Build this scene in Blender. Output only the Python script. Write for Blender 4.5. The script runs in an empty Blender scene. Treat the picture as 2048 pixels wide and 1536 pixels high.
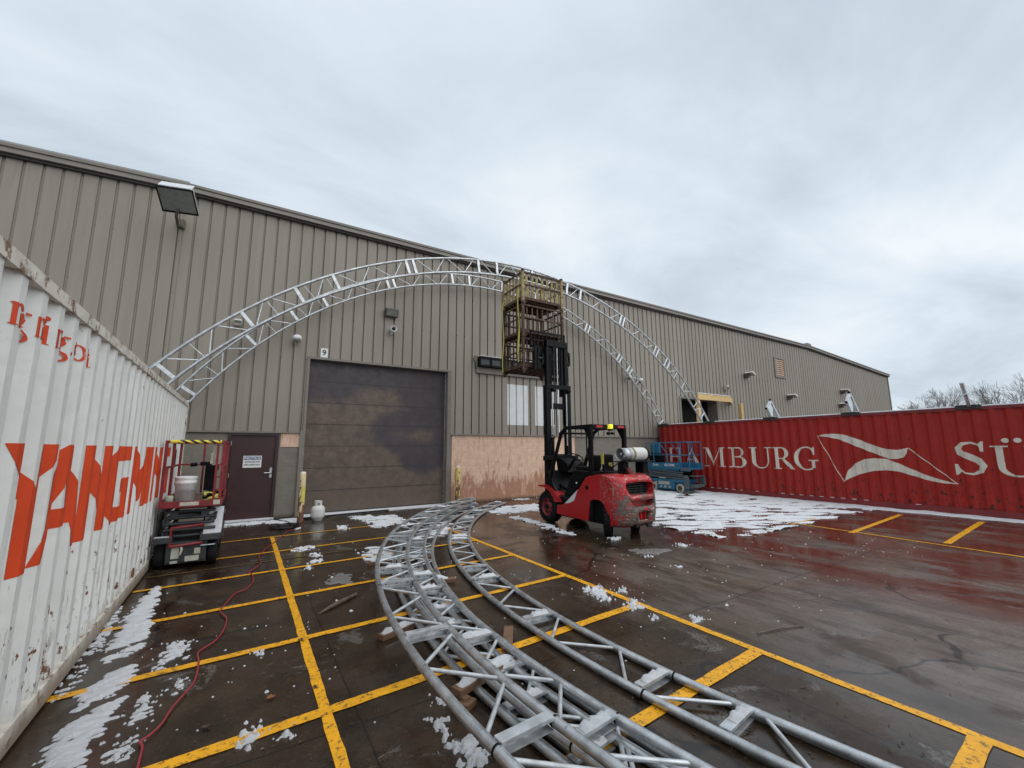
import bpy, bmesh, math, random
from mathutils import Vector, Matrix, noise
from mathutils.geometry import tessellate_polygon
R = math.radians
random.seed(11)
S = bpy.context.scene
COL = S.collection

# ------------------------------------------------------------------ camera
cam = bpy.data.cameras.new("camera")
camo = bpy.data.objects.new("camera", cam); COL.objects.link(camo)
cam.sensor_width = 36; cam.lens = 14.79; cam.clip_start = .05; cam.clip_end = 900
CR = Matrix(((0.84722, -0.07563, -0.52583), (-0.53120, -0.13037, -0.83716), (-0.00524, 0.98858, -0.15063)))
camo.matrix_world = Matrix.Translation((0, 0, 1.65)) @ CR.to_4x4()
S.camera = camo
S.view_settings.view_transform = 'Standard'; S.view_settings.look = 'None'
S.view_settings.gamma = 1; S.view_settings.exposure = 0.0

# ------------------------------------------------------------------ sky
W = bpy.data.worlds.new("World"); S.world = W; W.use_nodes = True
nt = W.node_tree; nt.nodes.clear(); N = nt.nodes.new; L = nt.links.new
SUN_EL, SUN_AZ = 48, 150
out = N('ShaderNodeOutputWorld'); bg = N('ShaderNodeBackground'); bg2 = N('ShaderNodeBackground'); mx = N('ShaderNodeMixShader')
sky = N('ShaderNodeTexSky'); sky.sky_type = 'NISHITA'; sky.sun_disc = False
sky.sun_elevation = R(SUN_EL); sky.sun_rotation = R(SUN_AZ)
bg.inputs[1].default_value = .1; L(sky.outputs[0], bg.inputs[0])
tc = N('ShaderNodeTexCoord'); sep = N('ShaderNodeSeparateXYZ'); L(tc.outputs['Generated'], sep.inputs[0])
mxz = N('ShaderNodeMath'); mxz.operation = 'MAXIMUM'; mxz.inputs[1].default_value = 0; L(sep.outputs[2], mxz.inputs[0])
adz = N('ShaderNodeMath'); adz.operation = 'ADD'; adz.inputs[1].default_value = .16; L(mxz.outputs[0], adz.inputs[0])
dx = N('ShaderNodeMath'); dx.operation = 'DIVIDE'; L(sep.outputs[0], dx.inputs[0]); L(adz.outputs[0], dx.inputs[1])
dy = N('ShaderNodeMath'); dy.operation = 'DIVIDE'; L(sep.outputs[1], dy.inputs[0]); L(adz.outputs[0], dy.inputs[1])
cmb = N('ShaderNodeCombineXYZ'); L(dx.outputs[0], cmb.inputs[0]); L(dy.outputs[0], cmb.inputs[1])
mp = N('ShaderNodeMapping'); mp.inputs['Location'].default_value = (3.1, 1.7, 0); mp.inputs['Rotation'].default_value = (0, 0, R(25)); mp.inputs['Scale'].default_value = (.62, 1.0, 1); L(cmb.outputs[0], mp.inputs[0])
nz = N('ShaderNodeTexNoise'); nz.inputs['Scale'].default_value = 1.15; nz.inputs['Detail'].default_value = 8; nz.inputs['Roughness'].default_value = .56; nz.inputs['Distortion'].default_value = .35; L(mp.outputs[0], nz.inputs['Vector'])
cr = N('ShaderNodeValToRGB'); e = cr.color_ramp.elements
e[0].position = .33; e[0].color = (.59, .68, .77, 1); e[1].position = .66; e[1].color = (.94, .99, 1.03, 1)
m_ = e.new(.5); m_.color = (.76, .85, .93, 1)
L(nz.outputs[0], cr.inputs[0]); L(cr.outputs[0], bg2.inputs[0]); bg2.inputs[1].default_value = 1.0
mx.inputs[0].default_value = .93; L(bg.outputs[0], mx.inputs[1]); L(bg2.outputs[0], mx.inputs[2]); L(mx.outputs[0], out.inputs[0])

sl = bpy.data.lights.new("sun", 'SUN'); sl.energy = 1.5; sl.angle = R(75); sl.color = (1, .97, .92)
so = bpy.data.objects.new("sun", sl); COL.objects.link(so)
az = R(SUN_AZ); el = R(SUN_EL)
sd = Vector((math.sin(az) * math.cos(el), math.cos(az) * math.cos(el), math.sin(el)))
so.rotation_euler = sd.to_track_quat('Z', 'Y').to_euler()

# ------------------------------------------------------------------ materials
class Mt:
    """small helper that wires a procedural Principled material"""
    def __init__(s, name, col=(.5, .5, .5), rough=.6, metal=0, spec=.5):
        s.m = bpy.data.materials.new(name); s.m.use_nodes = True
        s.t = s.m.node_tree; s.b = s.t.nodes['Principled BSDF']; s.geo = None
        s.b.inputs['Base Color'].default_value = (*col, 1); s.b.inputs['Roughness'].default_value = rough
        s.b.inputs['Metallic'].default_value = metal; s.b.inputs['Specular IOR Level'].default_value = spec
        s.col = s.rgb(col)
    def n(s, k): return s.t.nodes.new(k)
    def l(s, a, b): s.t.links.new(a, b)
    def rgb(s, c):
        r = s.n('ShaderNodeRGB'); r.outputs[0].default_value = (*c, 1); return r.outputs[0]
    def pos(s):
        if not s.geo: s.geo = s.n('ShaderNodeNewGeometry')
        return s.geo.outputs['Position']
    def map(s, sc=(1, 1, 1), loc=(0, 0, 0), rot=(0, 0, 0)):
        m = s.n('ShaderNodeMapping'); m.inputs['Scale'].default_value = sc; m.inputs['Location'].default_value = loc; m.inputs['Rotation'].default_value = rot
        s.l(s.pos(), m.inputs[0]); return m.outputs[0]
    def noise(s, sc=5, det=4, ro=.55, dist=0, v=None):
        t = s.n('ShaderNodeTexNoise'); t.inputs['Scale'].default_value = sc; t.inputs['Detail'].default_value = det
        t.inputs['Roughness'].default_value = ro; t.inputs['Distortion'].default_value = dist
        s.l(v if v is not None else s.pos(), t.inputs['Vector']); return t.outputs[0]
    def vor(s, sc=5, v=None):
        t = s.n('ShaderNodeTexVoronoi'); t.inputs['Scale'].default_value = sc
        s.l(v if v is not None else s.pos(), t.inputs['Vector']); return t.outputs['Distance']
    def ramp(s, x, a, b, lo=0, hi=1):
        m = s.n('ShaderNodeMapRange'); m.inputs[1].default_value = a; m.inputs[2].default_value = b; m.inputs[3].default_value = lo; m.inputs[4].default_value = hi
        m.interpolation_type = 'SMOOTHSTEP'; s.l(x, m.inputs[0]); return m.outputs[0]
    def math(s, op, a, b=None, c=None):
        m = s.n('ShaderNodeMath'); m.operation = op
        for i, v in enumerate((a, b, c)):
            if v is None: continue
            if isinstance(v, (int, float)): m.inputs[i].default_value = v
            else: s.l(v, m.inputs[i])
        return m.outputs[0]
    def xyz(s):
        q = s.n('ShaderNodeSeparateXYZ'); s.l(s.pos(), q.inputs[0]); return q.outputs
    def mix(s, f, a, b):
        m = s.n('ShaderNodeMix'); m.data_type = 'RGBA'
        if isinstance(f, (int, float)): m.inputs[0].default_value = f
        else: s.l(f, m.inputs[0])
        for i, v in ((6, a), (7, b)):
            if isinstance(v, tuple): m.inputs[i].default_value = (*v, 1)
            else: s.l(v, m.inputs[i])
        return m.outputs[2]
    def over(s, f, c): s.col = s.mix(f, s.col, c); return s
    def vary(s, sc=6, amt=.15, v=None, det=5):
        f = s.ramp(s.noise(sc, det, .6, v=v), .25, .75, 1 - amt, 1 + amt)
        g = s.n('ShaderNodeVectorMath'); g.operation = 'SCALE'; s.l(s.col, g.inputs[0]); s.l(f, g.inputs['Scale']); s.col = g.outputs[0]; return s
    def rough(s, x): s.l(x, s.b.inputs['Roughness']); return s
    def bump(s, h, st=.3, d=.01):
        b = s.n('ShaderNodeBump'); b.inputs['Strength'].default_value = st; b.inputs['Distance'].default_value = d
        s.l(h, b.inputs['Height']); s.l(b.outputs[0], s.b.inputs['Normal']); return s
    def done(s): s.l(s.col, s.b.inputs['Base Color']); return s.m

def simple(name, col, rough=.6, metal=0, amt=.12, sc=9, dirt=None, damt=.0):
    m = Mt(name, col, rough, metal).vary(sc, amt)
    if dirt: m.over(m.ramp(m.noise(sc * 1.7, 6, .65), .62 - damt, .72 - damt), dirt)
    m.rough(m.ramp(m.noise(sc * 2, 4), .3, .7, max(.05, rough - .1), min(1, rough + .12)))
    return m.done()

M = {}
def siding_mat(name, col, amt=.05):
    m = Mt(name, col, .55)
    m.vary(.55, .045, m.map((3.3, 3.3, .25)), 2)                     # whole sheets weather differently
    m.vary(9, amt, m.map((1, 1, .12)))
    m.over(m.math('MULTIPLY', m.ramp(m.noise(2.2, 5, .6, v=m.map((2, 2, .1))), .5, .8), .22), (.27, .22, .2))
    x, y, z = m.xyz()
    wn = m.n('ShaderNodeTexWhiteNoise'); wn.noise_dimensions = '1D'; m.l(m.math('FLOOR', m.math('DIVIDE', m.math('ADD', x, .12), .858)), wn.inputs['W'])
    m.over(m.math('MULTIPLY', m.ramp(wn.outputs[0], 0, 1), .16), (.40, .34, .31))                # every third seam starts a new sheet, some bleached pinker
    rib = m.math('FRACT', m.math('DIVIDE', m.math('ADD', x, .245), .286))
    scr = m.math('MULTIPLY', m.math('LESS_THAN', m.math('ABSOLUTE', m.math('SUBTRACT', rib, .95)), .028), m.math('LESS_THAN', m.math('ABSOLUTE', m.math('SUBTRACT', m.math('FRACT', m.math('DIVIDE', m.math('ADD', z, .4), 1.25)), .5)), .008))
    m.over(scr, (.05, .035, .03))
    run = m.ramp(m.noise(7, 6, .7, v=m.map((1, 1, .06), (3, 0, 0))), .56, .70)
    m.over(m.math('MULTIPLY', m.math('MULTIPLY', run, m.ramp(z, 4.5, 7.7, 0, 1)), .35), (.16, .13, .11))
    dirt = m.ramp(z, 2.0, 3.2, .3, 0)
    m.over(m.math('MULTIPLY', dirt, m.noise(3, 5)), (.12, .1, .085))
    return m.done()
M['siding'] = siding_mat('siding_taupe', (.262, .232, .190))
M['groove'] = simple('siding_seam', (.15, .137, .118), .7)
M['trim'] = simple('trim_brown', (.20, .178, .152), .5, 0, .1, 4)
M['trim_dark'] = simple('trim_dark', (.045, .04, .036), .6)
M['whitepanel'] = simple('white_sheet', (.68, .70, .69), .5, 0, .06, 5, (.4, .38, .33), -.03)
m = Mt('gutter', (.23, .205, .178), .42); m.vary(3, .1, m.map((1, 1, 1))); M['gutter'] = m.done()
M['roof'] = simple('roof_metal', (.3, .3, .29), .5)
M['snow'] = None
m = Mt('snow', (.82, .84, .88), .55); m.vary(18, .05); m.bump(m.noise(32, 8, .8), 1.0, .035)
m.b.inputs['Subsurface Weight'].default_value = .15; m.b.inputs['Subsurface Radius'].default_value = (.02, .02, .025); M['snow'] = m.done()
m = Mt('slush', (.17, .16, .155), .4); m.vary(25, .2); m.bump(m.noise(60, 5, .7), .5, .01); M['slush'] = m.done()

def block_mat(name, col, stain=None, samt=.5):
    m = Mt(name, col, .8); x, y, z = m.xyz()
    m.vary(5, .12)
    def joint(c, per, w):
        f = m.math('FRACT', m.math('DIVIDE', c, per)); return m.math('LESS_THAN', f, w)
    h = joint(z, .1016, .055)
    row = m.math('FLOOR', m.math('DIVIDE', z, .2032))
    v = joint(m.math('ADD', x, m.math('MULTIPLY', row, .2032)), .4064, .022)
    j = m.math('MAXIMUM', m.math('MULTIPLY', h, .55), m.math('MULTIPLY', v, .4))
    m.over(m.math('MULTIPLY', j, .5), tuple(c * .45 for c in col))
    if stain:
        n = m.noise(2.6, 7, .72, .3, m.map((1.6, 1, .55)))
        low = m.ramp(z, 0, 1.5, .22, -.05)
        m.over(m.math('MULTIPLY', m.ramp(m.math('ADD', n, low), .54, .68), samt), stain)
        m.over(m.math('MULTIPLY', m.ramp(m.noise(6, 7, .8, 0, m.map((2, 1, .22), (3, 0, 1))), .55, .64), samt * .8), stain)
        spots = m.ramp(m.vor(3.1, m.map((1, 1, 1), (.3, 0, .2))), .02, .05, 1, 0)
        m.over(spots, (.1, .06, .045))
    m.over(m.ramp(m.math('ADD', z, m.math('MULTIPLY', m.noise(6, 4), .1)), .05, .16, .75, 0), (.06, .045, .035))
    m.bump(m.math('SUBTRACT', m.noise(60, 3), m.math('MULTIPLY', j, 1.2)), .5, .006)
    return m.done()
M['block'] = block_mat('block_taupe', (.20, .178, .15))
M['orange_block'] = block_mat('block_salmon', (.70, .475, .35), (.34, .15, .08), .8)

# overhead door: plum paint with a big irregular dirty-brown area
m = Mt('overhead_door', (.052, .040, .047), .42); x, y, z = m.xyz()
wob = m.math('SUBTRACT', m.noise(1.7, 9, .72, .4, m.map((1, 1, .8), (4, 2, 0))), .5)
def blob(cx, cz, rx, rz):
    a = m.math('DIVIDE', m.math('SUBTRACT', x, cx), rx); b = m.math('DIVIDE', m.math('SUBTRACT', z, cz), rz)
    return m.math('SUBTRACT', 1, m.math('SQRT', m.math('ADD', m.math('MULTIPLY', a, a), m.math('MULTIPLY', b, b))))
base = m.math('MULTIPLY', m.math('SUBTRACT', 2.25, z), .8)
f = m.math('MAXIMUM', base, blob(3.05, 2.6, .95, .75))
f = m.math('MAXIMUM', f, blob(1.7, 2.25, .75, .7))
f = m.math('MINIMUM', f, m.math('MULTIPLY', blob(4.1, 2.15, 1.15, .62), -1.3))
f = m.math('MINIMUM', f, m.math('MULTIPLY', blob(4.55, 1.5, .75, .55), -1.3))
f = m.math('MAXIMUM', f, m.math('MULTIPLY', blob(4.3, 2.02, .5, .17), .28))
f = m.ramp(m.math('ADD', f, m.math('MULTIPLY', wob, 1.3)), -.22, .26)
m.vary(4, .18)
br = m.mix(m.ramp(m.noise(5, 7, .7), .3, .7), (.085, .060, .046), (.15, .108, .078))
br = m.mix(m.ramp(z, .1, 1.4, .6, 0), br, (.12, .088, .064))
m.over(m.math('MULTIPLY', f, .92), br)
m.bump(m.noise(30, 4, .6, v=m.map((1, 1, 2))), .15, .004); m.rough(m.ramp(m.noise(6, 4), .3, .7, .32, .6)); M['ohdoor'] = m.done()
M['door'] = simple('maroon_door', (.042, .013, .014), .38, 0, .12, 3)
M['doorframe'] = simple('maroon_frame', (.03, .012, .012), .4)
M['steel'] = simple('brushed_steel', (.5, .5, .5), .35, .9)
m = Mt('galvanised', (.46, .48, .495), .36, .8); m.vary(9, .28); m.over(m.ramp(m.vor(75), .1, .5, .25, 0), (.8, .82, .84)); m.over(m.ramp(m.noise(14, 8, .75), .62, .68, 0, .7), (.14, .13, .12))
m.rough(m.ramp(m.noise(20, 4), .3, .7, .26, .5)); M['galv'] = m.done()
m = Mt('galvanised_plate', (.60, .62, .64), .42, .7); m.vary(12, .22); m.over(m.ramp(m.noise(11, 8, .75), .62, .68, 0, .5), (.2, .19, .18)); m.rough(m.ramp(m.noise(18, 4), .3, .7, .3, .55)); M['galv2'] = m.done()
M['black'] = simple('black_paint', (.007, .007, .008), .42, 0, .3, 7)
M['blackmast'] = simple('mast_black', (.007, .007, .009), .42, 0, .3, 12, (.03, .022, .018), -.04)
M['rubber'] = simple('tyre_rubber', (.012, .012, .013), .75, 0, .3, 20, (.05, .045, .04), -.02)
M['dark'] = simple('deep_black', (.006, .006, .006), .7)
M['glassd'] = simple('lamp_glass', (.20, .205, .18), .3)
M['bronze'] = simple('lamp_bronze', (.085, .07, .055), .45)
M['lampgrey'] = simple('lamp_housing', (.5, .49, .46), .45, 0, .1, 9, (.3, .2, .13), 0)
M['white'] = simple('white_plastic', (.72, .72, .72), .4, 0, .05)
M['offwhite'] = simple('off_white', (.62, .62, .6), .45, 0, .08, 12, (.25, .24, .22), -.02)
M['wood'] = None
m = Mt('lumber', (.15, .08, .045), .6); m.vary(4, .3, m.map((1, 6, 6))); m.over(m.ramp(m.noise(9, 5), .6, .75, 0, .6), (.15, .08, .05)); M['wood'] = m.done()
m = Mt('new_lumber', (.66, .46, .2), .65); m.vary(3, .16, m.map((1, 1, 8))); m.over(m.ramp(m.noise(4, 4), .66, .74, 0, .6), (.35, .18, .06)); M['newwood'] = m.done()
M['oldwood'] = simple('wet_wood', (.10, .065, .045), .6, 0, .3, 14)
M['blue'] = simple('lift_blue', (.028, .15, .26), .42, 0, .18, 8, (.12, .17, .2), -.02)
M['bluegrey'] = simple('lift_grey', (.13, .16, .18), .5, .3, .2, 10)
M['redlift'] = simple('lift_red', (.21, .018, .022), .45, 0, .25, 8, (.07, .03, .03), 0)
M['darkgrey'] = simple('scissor_grey', (.05, .055, .06), .5, .3, .3, 9, (.16, .16, .16), -.05)
M['yellow'] = simple('yellow_paint', (.62, .47, .03), .5, 0, .15, 15)
M['strap'] = simple('strap_yellow', (.60, .55, .12), .6, 0, .1, 15)
M['red_small'] = simple('signal_red', (.45, .02, .02), .4)
M['cable'] = simple('cable_black', (.012, .012, .014), .5)
M['redcord'] = simple('cord_red', (.30, .025, .035), .45, 0, .1)
M['whitecord'] = simple('cord_faded', (.55, .33, .3), .5, 0, .1)
M['navy'] = simple('sign_blue', (.02, .06, .22), .5)
M['ink'] = simple('sign_ink', (.02, .02, .02), .6)
M['ltgrey'] = simple('worn_wheel', (.45, .45, .38), .7, 0, .2, 14)
M['bark'] = simple('bark', (.24, .22, .21), .9, 0, .2, 20)
m = Mt('rusty_cage', (.075, .036, .024), .75); m.vary(9, .35); m.over(m.ramp(m.noise(13, 5, .6), .55, .66, 0, .8), (.24, .17, .07)); M['rust'] = m.done()
m = Mt('yellow_cage', (.34, .27, .12), .7); m.vary(9, .25); m.over(m.ramp(m.noise(11, 8, .75), .50, .62), (.13, .065, .04)); M['yellowrust'] = m.done()
m = Mt('bollard', (.70, .56, .33), .7); m.vary(8, .12)
m.over(m.math('LESS_THAN', m.noise(5, 8, .75, .3, m.map((2.2, 2.2, 1))), m.ramp(m.xyz()[2], 0, 1.1, .60, .40)), (.16, .075, .045)); M['bollard'] = m.done()
m = Mt('bollard_yellow', (.66, .52, .17), .65); m.vary(8, .12)
m.over(m.math('LESS_THAN', m.noise(6, 8, .75, .3, m.map((2, 2, 1), (2, 3, 1))), m.ramp(m.xyz()[2], 0, 1.1, .56, .44)), (.13, .07, .045)); M['bollard2'] = m.done()

def container_mat(name, col, rust, dense, fade, spots=1):
    m = Mt(name, col, .55, 0, .3)
    m.vary(1.3, .06); m.vary(7, .05, m.map((1, 1, .12)))
    x, y, z = m.xyz()
    low = m.ramp(z, .1, 1.5, .055, -.02)
    st = m.noise(6, 8, .78, 0, m.map((1, 2.6, .32), (2, 0, 0)))                # vertical scrape and run marks
    m.over(m.math('MULTIPLY', m.ramp(m.math('ADD', st, low), .60 - dense, .66 - dense), .6), fade)
    sp = m.noise(9, 7, .72, 0, m.map((1, 1.2, .8), (7, 3, 1)))
    m.over(m.ramp(m.math('ADD', sp, low), .635 - dense, .665 - dense), rust)
    v = m.ramp(m.math('ADD', m.vor(2.4, m.map((1, 1, .75), (0, .4, .1))), m.math('MULTIPLY', m.noise(26, 5, .7), .1)), .15, .19, 1, 0)
    m.over(m.math('MULTIPLY', m.math('MULTIPLY', v, spots), m.ramp(z, .1, 1.0, 1, 0)), rust)
    m.over(m.math('MULTIPLY', m.ramp(m.math('ADD', m.noise(16, 8, .8, 0, m.map((1, 2.2, .28), (4, 1, 3))), m.math('MULTIPLY', low, .9)), .62, .66), .8), tuple(c * .6 for c in fade))
    m.over(m.ramp(m.math('ADD', z, m.math('MULTIPLY', m.noise(8, 5), .3)), .16, .42, .55, 0), tuple(.5 * a + .5 * b for a, b in zip(fade, rust)))
    m.rough(m.ramp(m.noise(5, 4), .3, .7, .38, .62)); m.bump(m.math('ADD', m.noise(1.5, 4, .6), m.math('MULTIPLY', m.noise(7, 3), .15)), .6, .05)
    return m.done()
M['cwhite'] = container_mat('container_white', (.72, .725, .70), (.16, .07, .035), .0, (.36, .34, .30))
M['cred'] = container_mat('container_red', (.35, .022, .015), (.055, .02, .015), .02, (.16, .02, .018), .0)
m = Mt('rail_white_rust', (.68, .64, .57), .55); m.vary(6, .15); m.over(m.ramp(m.noise(9, 7, .7), .52, .62), (.20, .12, .07)); m.over(m.ramp(m.math('ADD', m.xyz()[2], m.math('MULTIPLY', m.noise(7, 6, .7), .18)), .12, .30, .9, 0), (.24, .18, .125)); M['crailw'] = m.done()
m = Mt('rail_red', (.20, .022, .024), .5); m.vary(6, .2); m.over(m.ramp(m.noise(9, 7, .7), .62, .7), (.08, .04, .03)); M['crailr'] = m.done()
m = Mt('orange_paint', (.63, .066, .018), .5, 0, .3); m.vary(3, .1); m.over(m.ramp(m.noise(10, 8, .78, 0, m.map((1, 2, .5))), .64, .69), (.62, .57, .5)); M['orange'] = m.done()
m = Mt('cream_paint', (.70, .65, .56), .5); m.vary(4, .08); m.over(m.math('MULTIPLY', m.ramp(m.noise(8, 8, .75, 0, m.map((1, 2.5, .3), (1, 1, 1))), .57, .66), .7), (.36, .28, .23)); M['cream'] = m.done()

for k_ in ('black', 'blackmast', 'rubber', 'dark', 'cable'): M[k_].node_tree.nodes['Principled BSDF'].inputs['Specular IOR Level'].default_value = .13
# forklift paint: clean red that turns scraped to bare grey metal on the counterweight
m = Mt('forklift_red', (.46, .011, .014), .3); m.vary(3, .12)
M['fred'] = m.done()
m = Mt('scraped_red', (.46, .012, .016), .34); x, y, z = m.xyz(); m.vary(4, .12)
rr = m.ramp(y, 5.56, 6.15, 1, 0); zz = m.ramp(z, .45, 1.05, 1, 0)
both = m.math('MULTIPLY', rr, zz)
d = m.math('ADD', m.math('MULTIPLY', rr, .10), m.math('MULTIPLY', both, .16))
n1 = m.noise(5.5, 10, .74, .25)
m.over(m.ramp(m.math('ADD', n1, d), .66, .71), (.13, .095, .08))
n2 = m.noise(22, 9, .78, .2, m.map((.5, .7, 2.4)))
m.over(m.ramp(m.math('ADD', n2, m.math('MULTIPLY', rr, .09)), .645, .675), (.46, .40, .36))
n3 = m.noise(15, 9, .78, 0, m.map((1, 1, 1.5), (5, 5, 5)))
m.over(m.ramp(m.math('ADD', n3, m.math('MULTIPLY', both, .10)), .64, .68), (.06, .045, .035))
n4 = m.noise(13, 9, .82, .3, m.map((1, 1, 1), (9, 5, 5)))
m.over(m.math('MULTIPLY', m.math('MULTIPLY', m.ramp(n4, .52, .56), m.ramp(z, .5, .8)), m.math('MULTIPLY', m.ramp(y, 5.66, 5.8), m.ramp(y, 6.0, 6.2, .85, 0))), m.mix(m.ramp(m.noise(40, 6, .8), .45, .55), (.10, .06, .05), (.55, .47, .42)))
m.rough(m.ramp(m.math('ADD', n1, d), .6, .75, .32, .7)); M['cwt'] = m.done()

# yard surface: wet dark concrete, puddles, greyer worn lanes, slab joints
m = Mt('wet_concrete', (.045, .032, .024), .3); x, y, z = m.xyz()
big = m.noise(.5, 5, .6, .3)
m.col = m.mix(m.ramp(m.noise(2.5, 7, .65), .3, .72), (.018, .0105, .006), (.050, .032, .019))
side = m.ramp(m.math('ADD', x, m.math('MULTIPLY', m.math('SUBTRACT', big, .5), 3)), 2.9, 4.8)
gap = m.ramp(m.math('ADD', y, m.math('MULTIPLY', m.math('SUBTRACT', big, .5), 3)), 4.2, 5.6, 1, 0)
lane = m.math('MULTIPLY', side, gap)
streak = m.noise(2.2, 7, .68, .15, m.map((1.8, .5, 1), (0, 0, 0), (0, 0, R(6))))
m.over(m.math('MULTIPLY', lane, m.ramp(streak, .34, .62, .1, 1)), (.125, .094, .075))
fst = m.noise(7, 9, .78, .1, m.map((2.4, .45, 1), (2, 5, 0), (0, 0, R(24))))
m.over(m.math('MULTIPLY', side, m.ramp(fst, .52, .64, 0, .55)), (.05, .038, .030)); m.over(m.math('MULTIPLY', side, m.ramp(fst, .46, .36, 0, .35)), (.19, .165, .145))
m.over(m.ramp(m.noise(24, 8, .82, 0, m.map((1, 1, 1), (1, 8, 0))), .53, .66, 0, .55), (.085, .062, .045)); m.over(m.ramp(m.noise(30, 8, .82, 0, m.map((1, 1, 1), (6, 3, 0))), .54, .62, 0, .7), (.010, .007, .005))
red_refl = m.math('MULTIPLY', m.ramp(m.math('ADD', x, m.math('MULTIPLY', big, 2)), 6.8, 8.2), m.ramp(m.noise(1.1, 6, .6, .2, m.map((1.2, .6, 1), (5, 1, 0))), .42, .56))
m.over(m.math('MULTIPLY', red_refl, .9), (.085, .028, .020))  # reflection of the red container painted into the puddle colour
grit = m.ramp(m.noise(38, 6, .75), .60, .68)
m.over(m.math('MULTIPLY', grit, .35), (.15, .13, .115))
m.over(m.ramp(m.noise(12, 7, .75), .63, .72, 0, .6), (.015, .012, .01))
def jl(c, at, w): return m.math('LESS_THAN', m.math('ABSOLUTE', m.math('SUBTRACT', m.math('ADD', c, m.math('MULTIPLY', m.math('SUBTRACT', m.noise(4, 3), .5), .03)), at)), w)
js = None
for c, at in ((x, .73), (x, 3.2), (x, 5.55), (x, 8.1), (x, 10.6), (x, -1.6), (y, 2.9), (y, 6.1), (y, 9.3), (y, .2)):
    k = jl(c, at, .007); js = k if js is None else m.math('MAXIMUM', js, k)
m.over(m.math('MULTIPLY', js, .85), (.008, .007, .006))
vt = m.n('ShaderNodeTexVoronoi'); vt.feature = 'DISTANCE_TO_EDGE'; vt.inputs['Scale'].default_value = .33
nv = m.n('ShaderNodeTexNoise'); nv.inputs['Scale'].default_value = 1.6; nv.inputs['Detail'].default_value = 8; m.l(m.pos(), nv.inputs['Vector'])
va = m.n('ShaderNodeVectorMath'); va.operation = 'MULTIPLY_ADD'; m.l(nv.outputs['Color'], va.inputs[0]); va.inputs[1].default_value = (.7, .7, 0); m.l(m.pos(), va.inputs[2]); m.l(va.outputs[0], vt.inputs['Vector'])
crk = m.math('MULTIPLY', m.ramp(vt.outputs['Distance'], .003, .008, 1, 0), m.ramp(m.noise(.8, 3), .42, .48))
m.over(m.math('MULTIPLY', crk, .85), (.006, .005, .004))
m.over(m.math('MULTIPLY', m.ramp(m.noise(1.7, 9, .72, .6, m.map((1, 1, 1), (7, 2, 0))), .585, .64, 0, .5), m.ramp(m.noise(50, 3), .3, .6)), (.20, .19, .18))
wet = m.noise(.9, 6, .62, .4)
pud = m.math('MAXIMUM', m.ramp(wet, .42, .52), m.math('MULTIPLY', red_refl, .9))
rg = m.math('MULTIPLY', m.math('SUBTRACT', 1, pud), .20)
rg = m.math('ADD', m.math('ADD', rg, .045), m.math('MULTIPLY', m.noise(9, 6, .7), .10))
rg = m.math('ADD', rg, m.math('MULTIPLY', lane, m.math('MULTIPLY', m.math('SUBTRACT', 1, red_refl), .12)))
m.rough(rg)
hgt = m.math('SUBTRACT', m.math('MULTIPLY', m.noise(70, 5, .75), m.math('SUBTRACT', 1, m.math('MULTIPLY', pud, .8))), m.math('MULTIPLY', js, 2))
m.bump(hgt, .45, .006); m.b.inputs['Specular IOR Level'].default_value = .30
M['ground'] = m.done()
m = Mt('yellow_line', (.78, .37, .012), .4, 0, .3)
m.vary(6, .14); m.over(m.ramp(m.noise(26, 8, .78), .53, .60, 0, .9), (.12, .07, .03)); m.over(m.ramp(m.noise(7, 8, .8), .60, .66, 0, .9), (.04, .03, .022))
m.bump(m.noise(60, 4), .3, .003); M['line'] = m.done()
m = Mt('faint_line', (.16, .10, .03), .35); m.over(m.ramp(m.noise(14, 7, .75), .44, .56), (.05, .036, .027)); M['faint'] = m.done()
m = Mt('beacon', (.9, .8, .05), .3); m.b.inputs['Emission Color'].default_value = (1, .85, .05, 1); m.b.inputs['Emission Strength'].default_value = .5; M['beacon'] = m.done()
m = Mt('tape', (.75, .6, .05), .5); x, y, z = m.xyz()
st = m.math('GREATER_THAN', m.math('FRACT', m.math('MULTIPLY', m.math('ADD', x, m.math('MULTIPLY', z, 1.6)), 9)), .5)
m.over(m.math('MULTIPLY', st, m.math('MULTIPLY', m.math('GREATER_THAN', x, -.82), m.math('LESS_THAN', x, -.32))), (.02, .02, .02)); M['tape'] = m.done()

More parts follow.
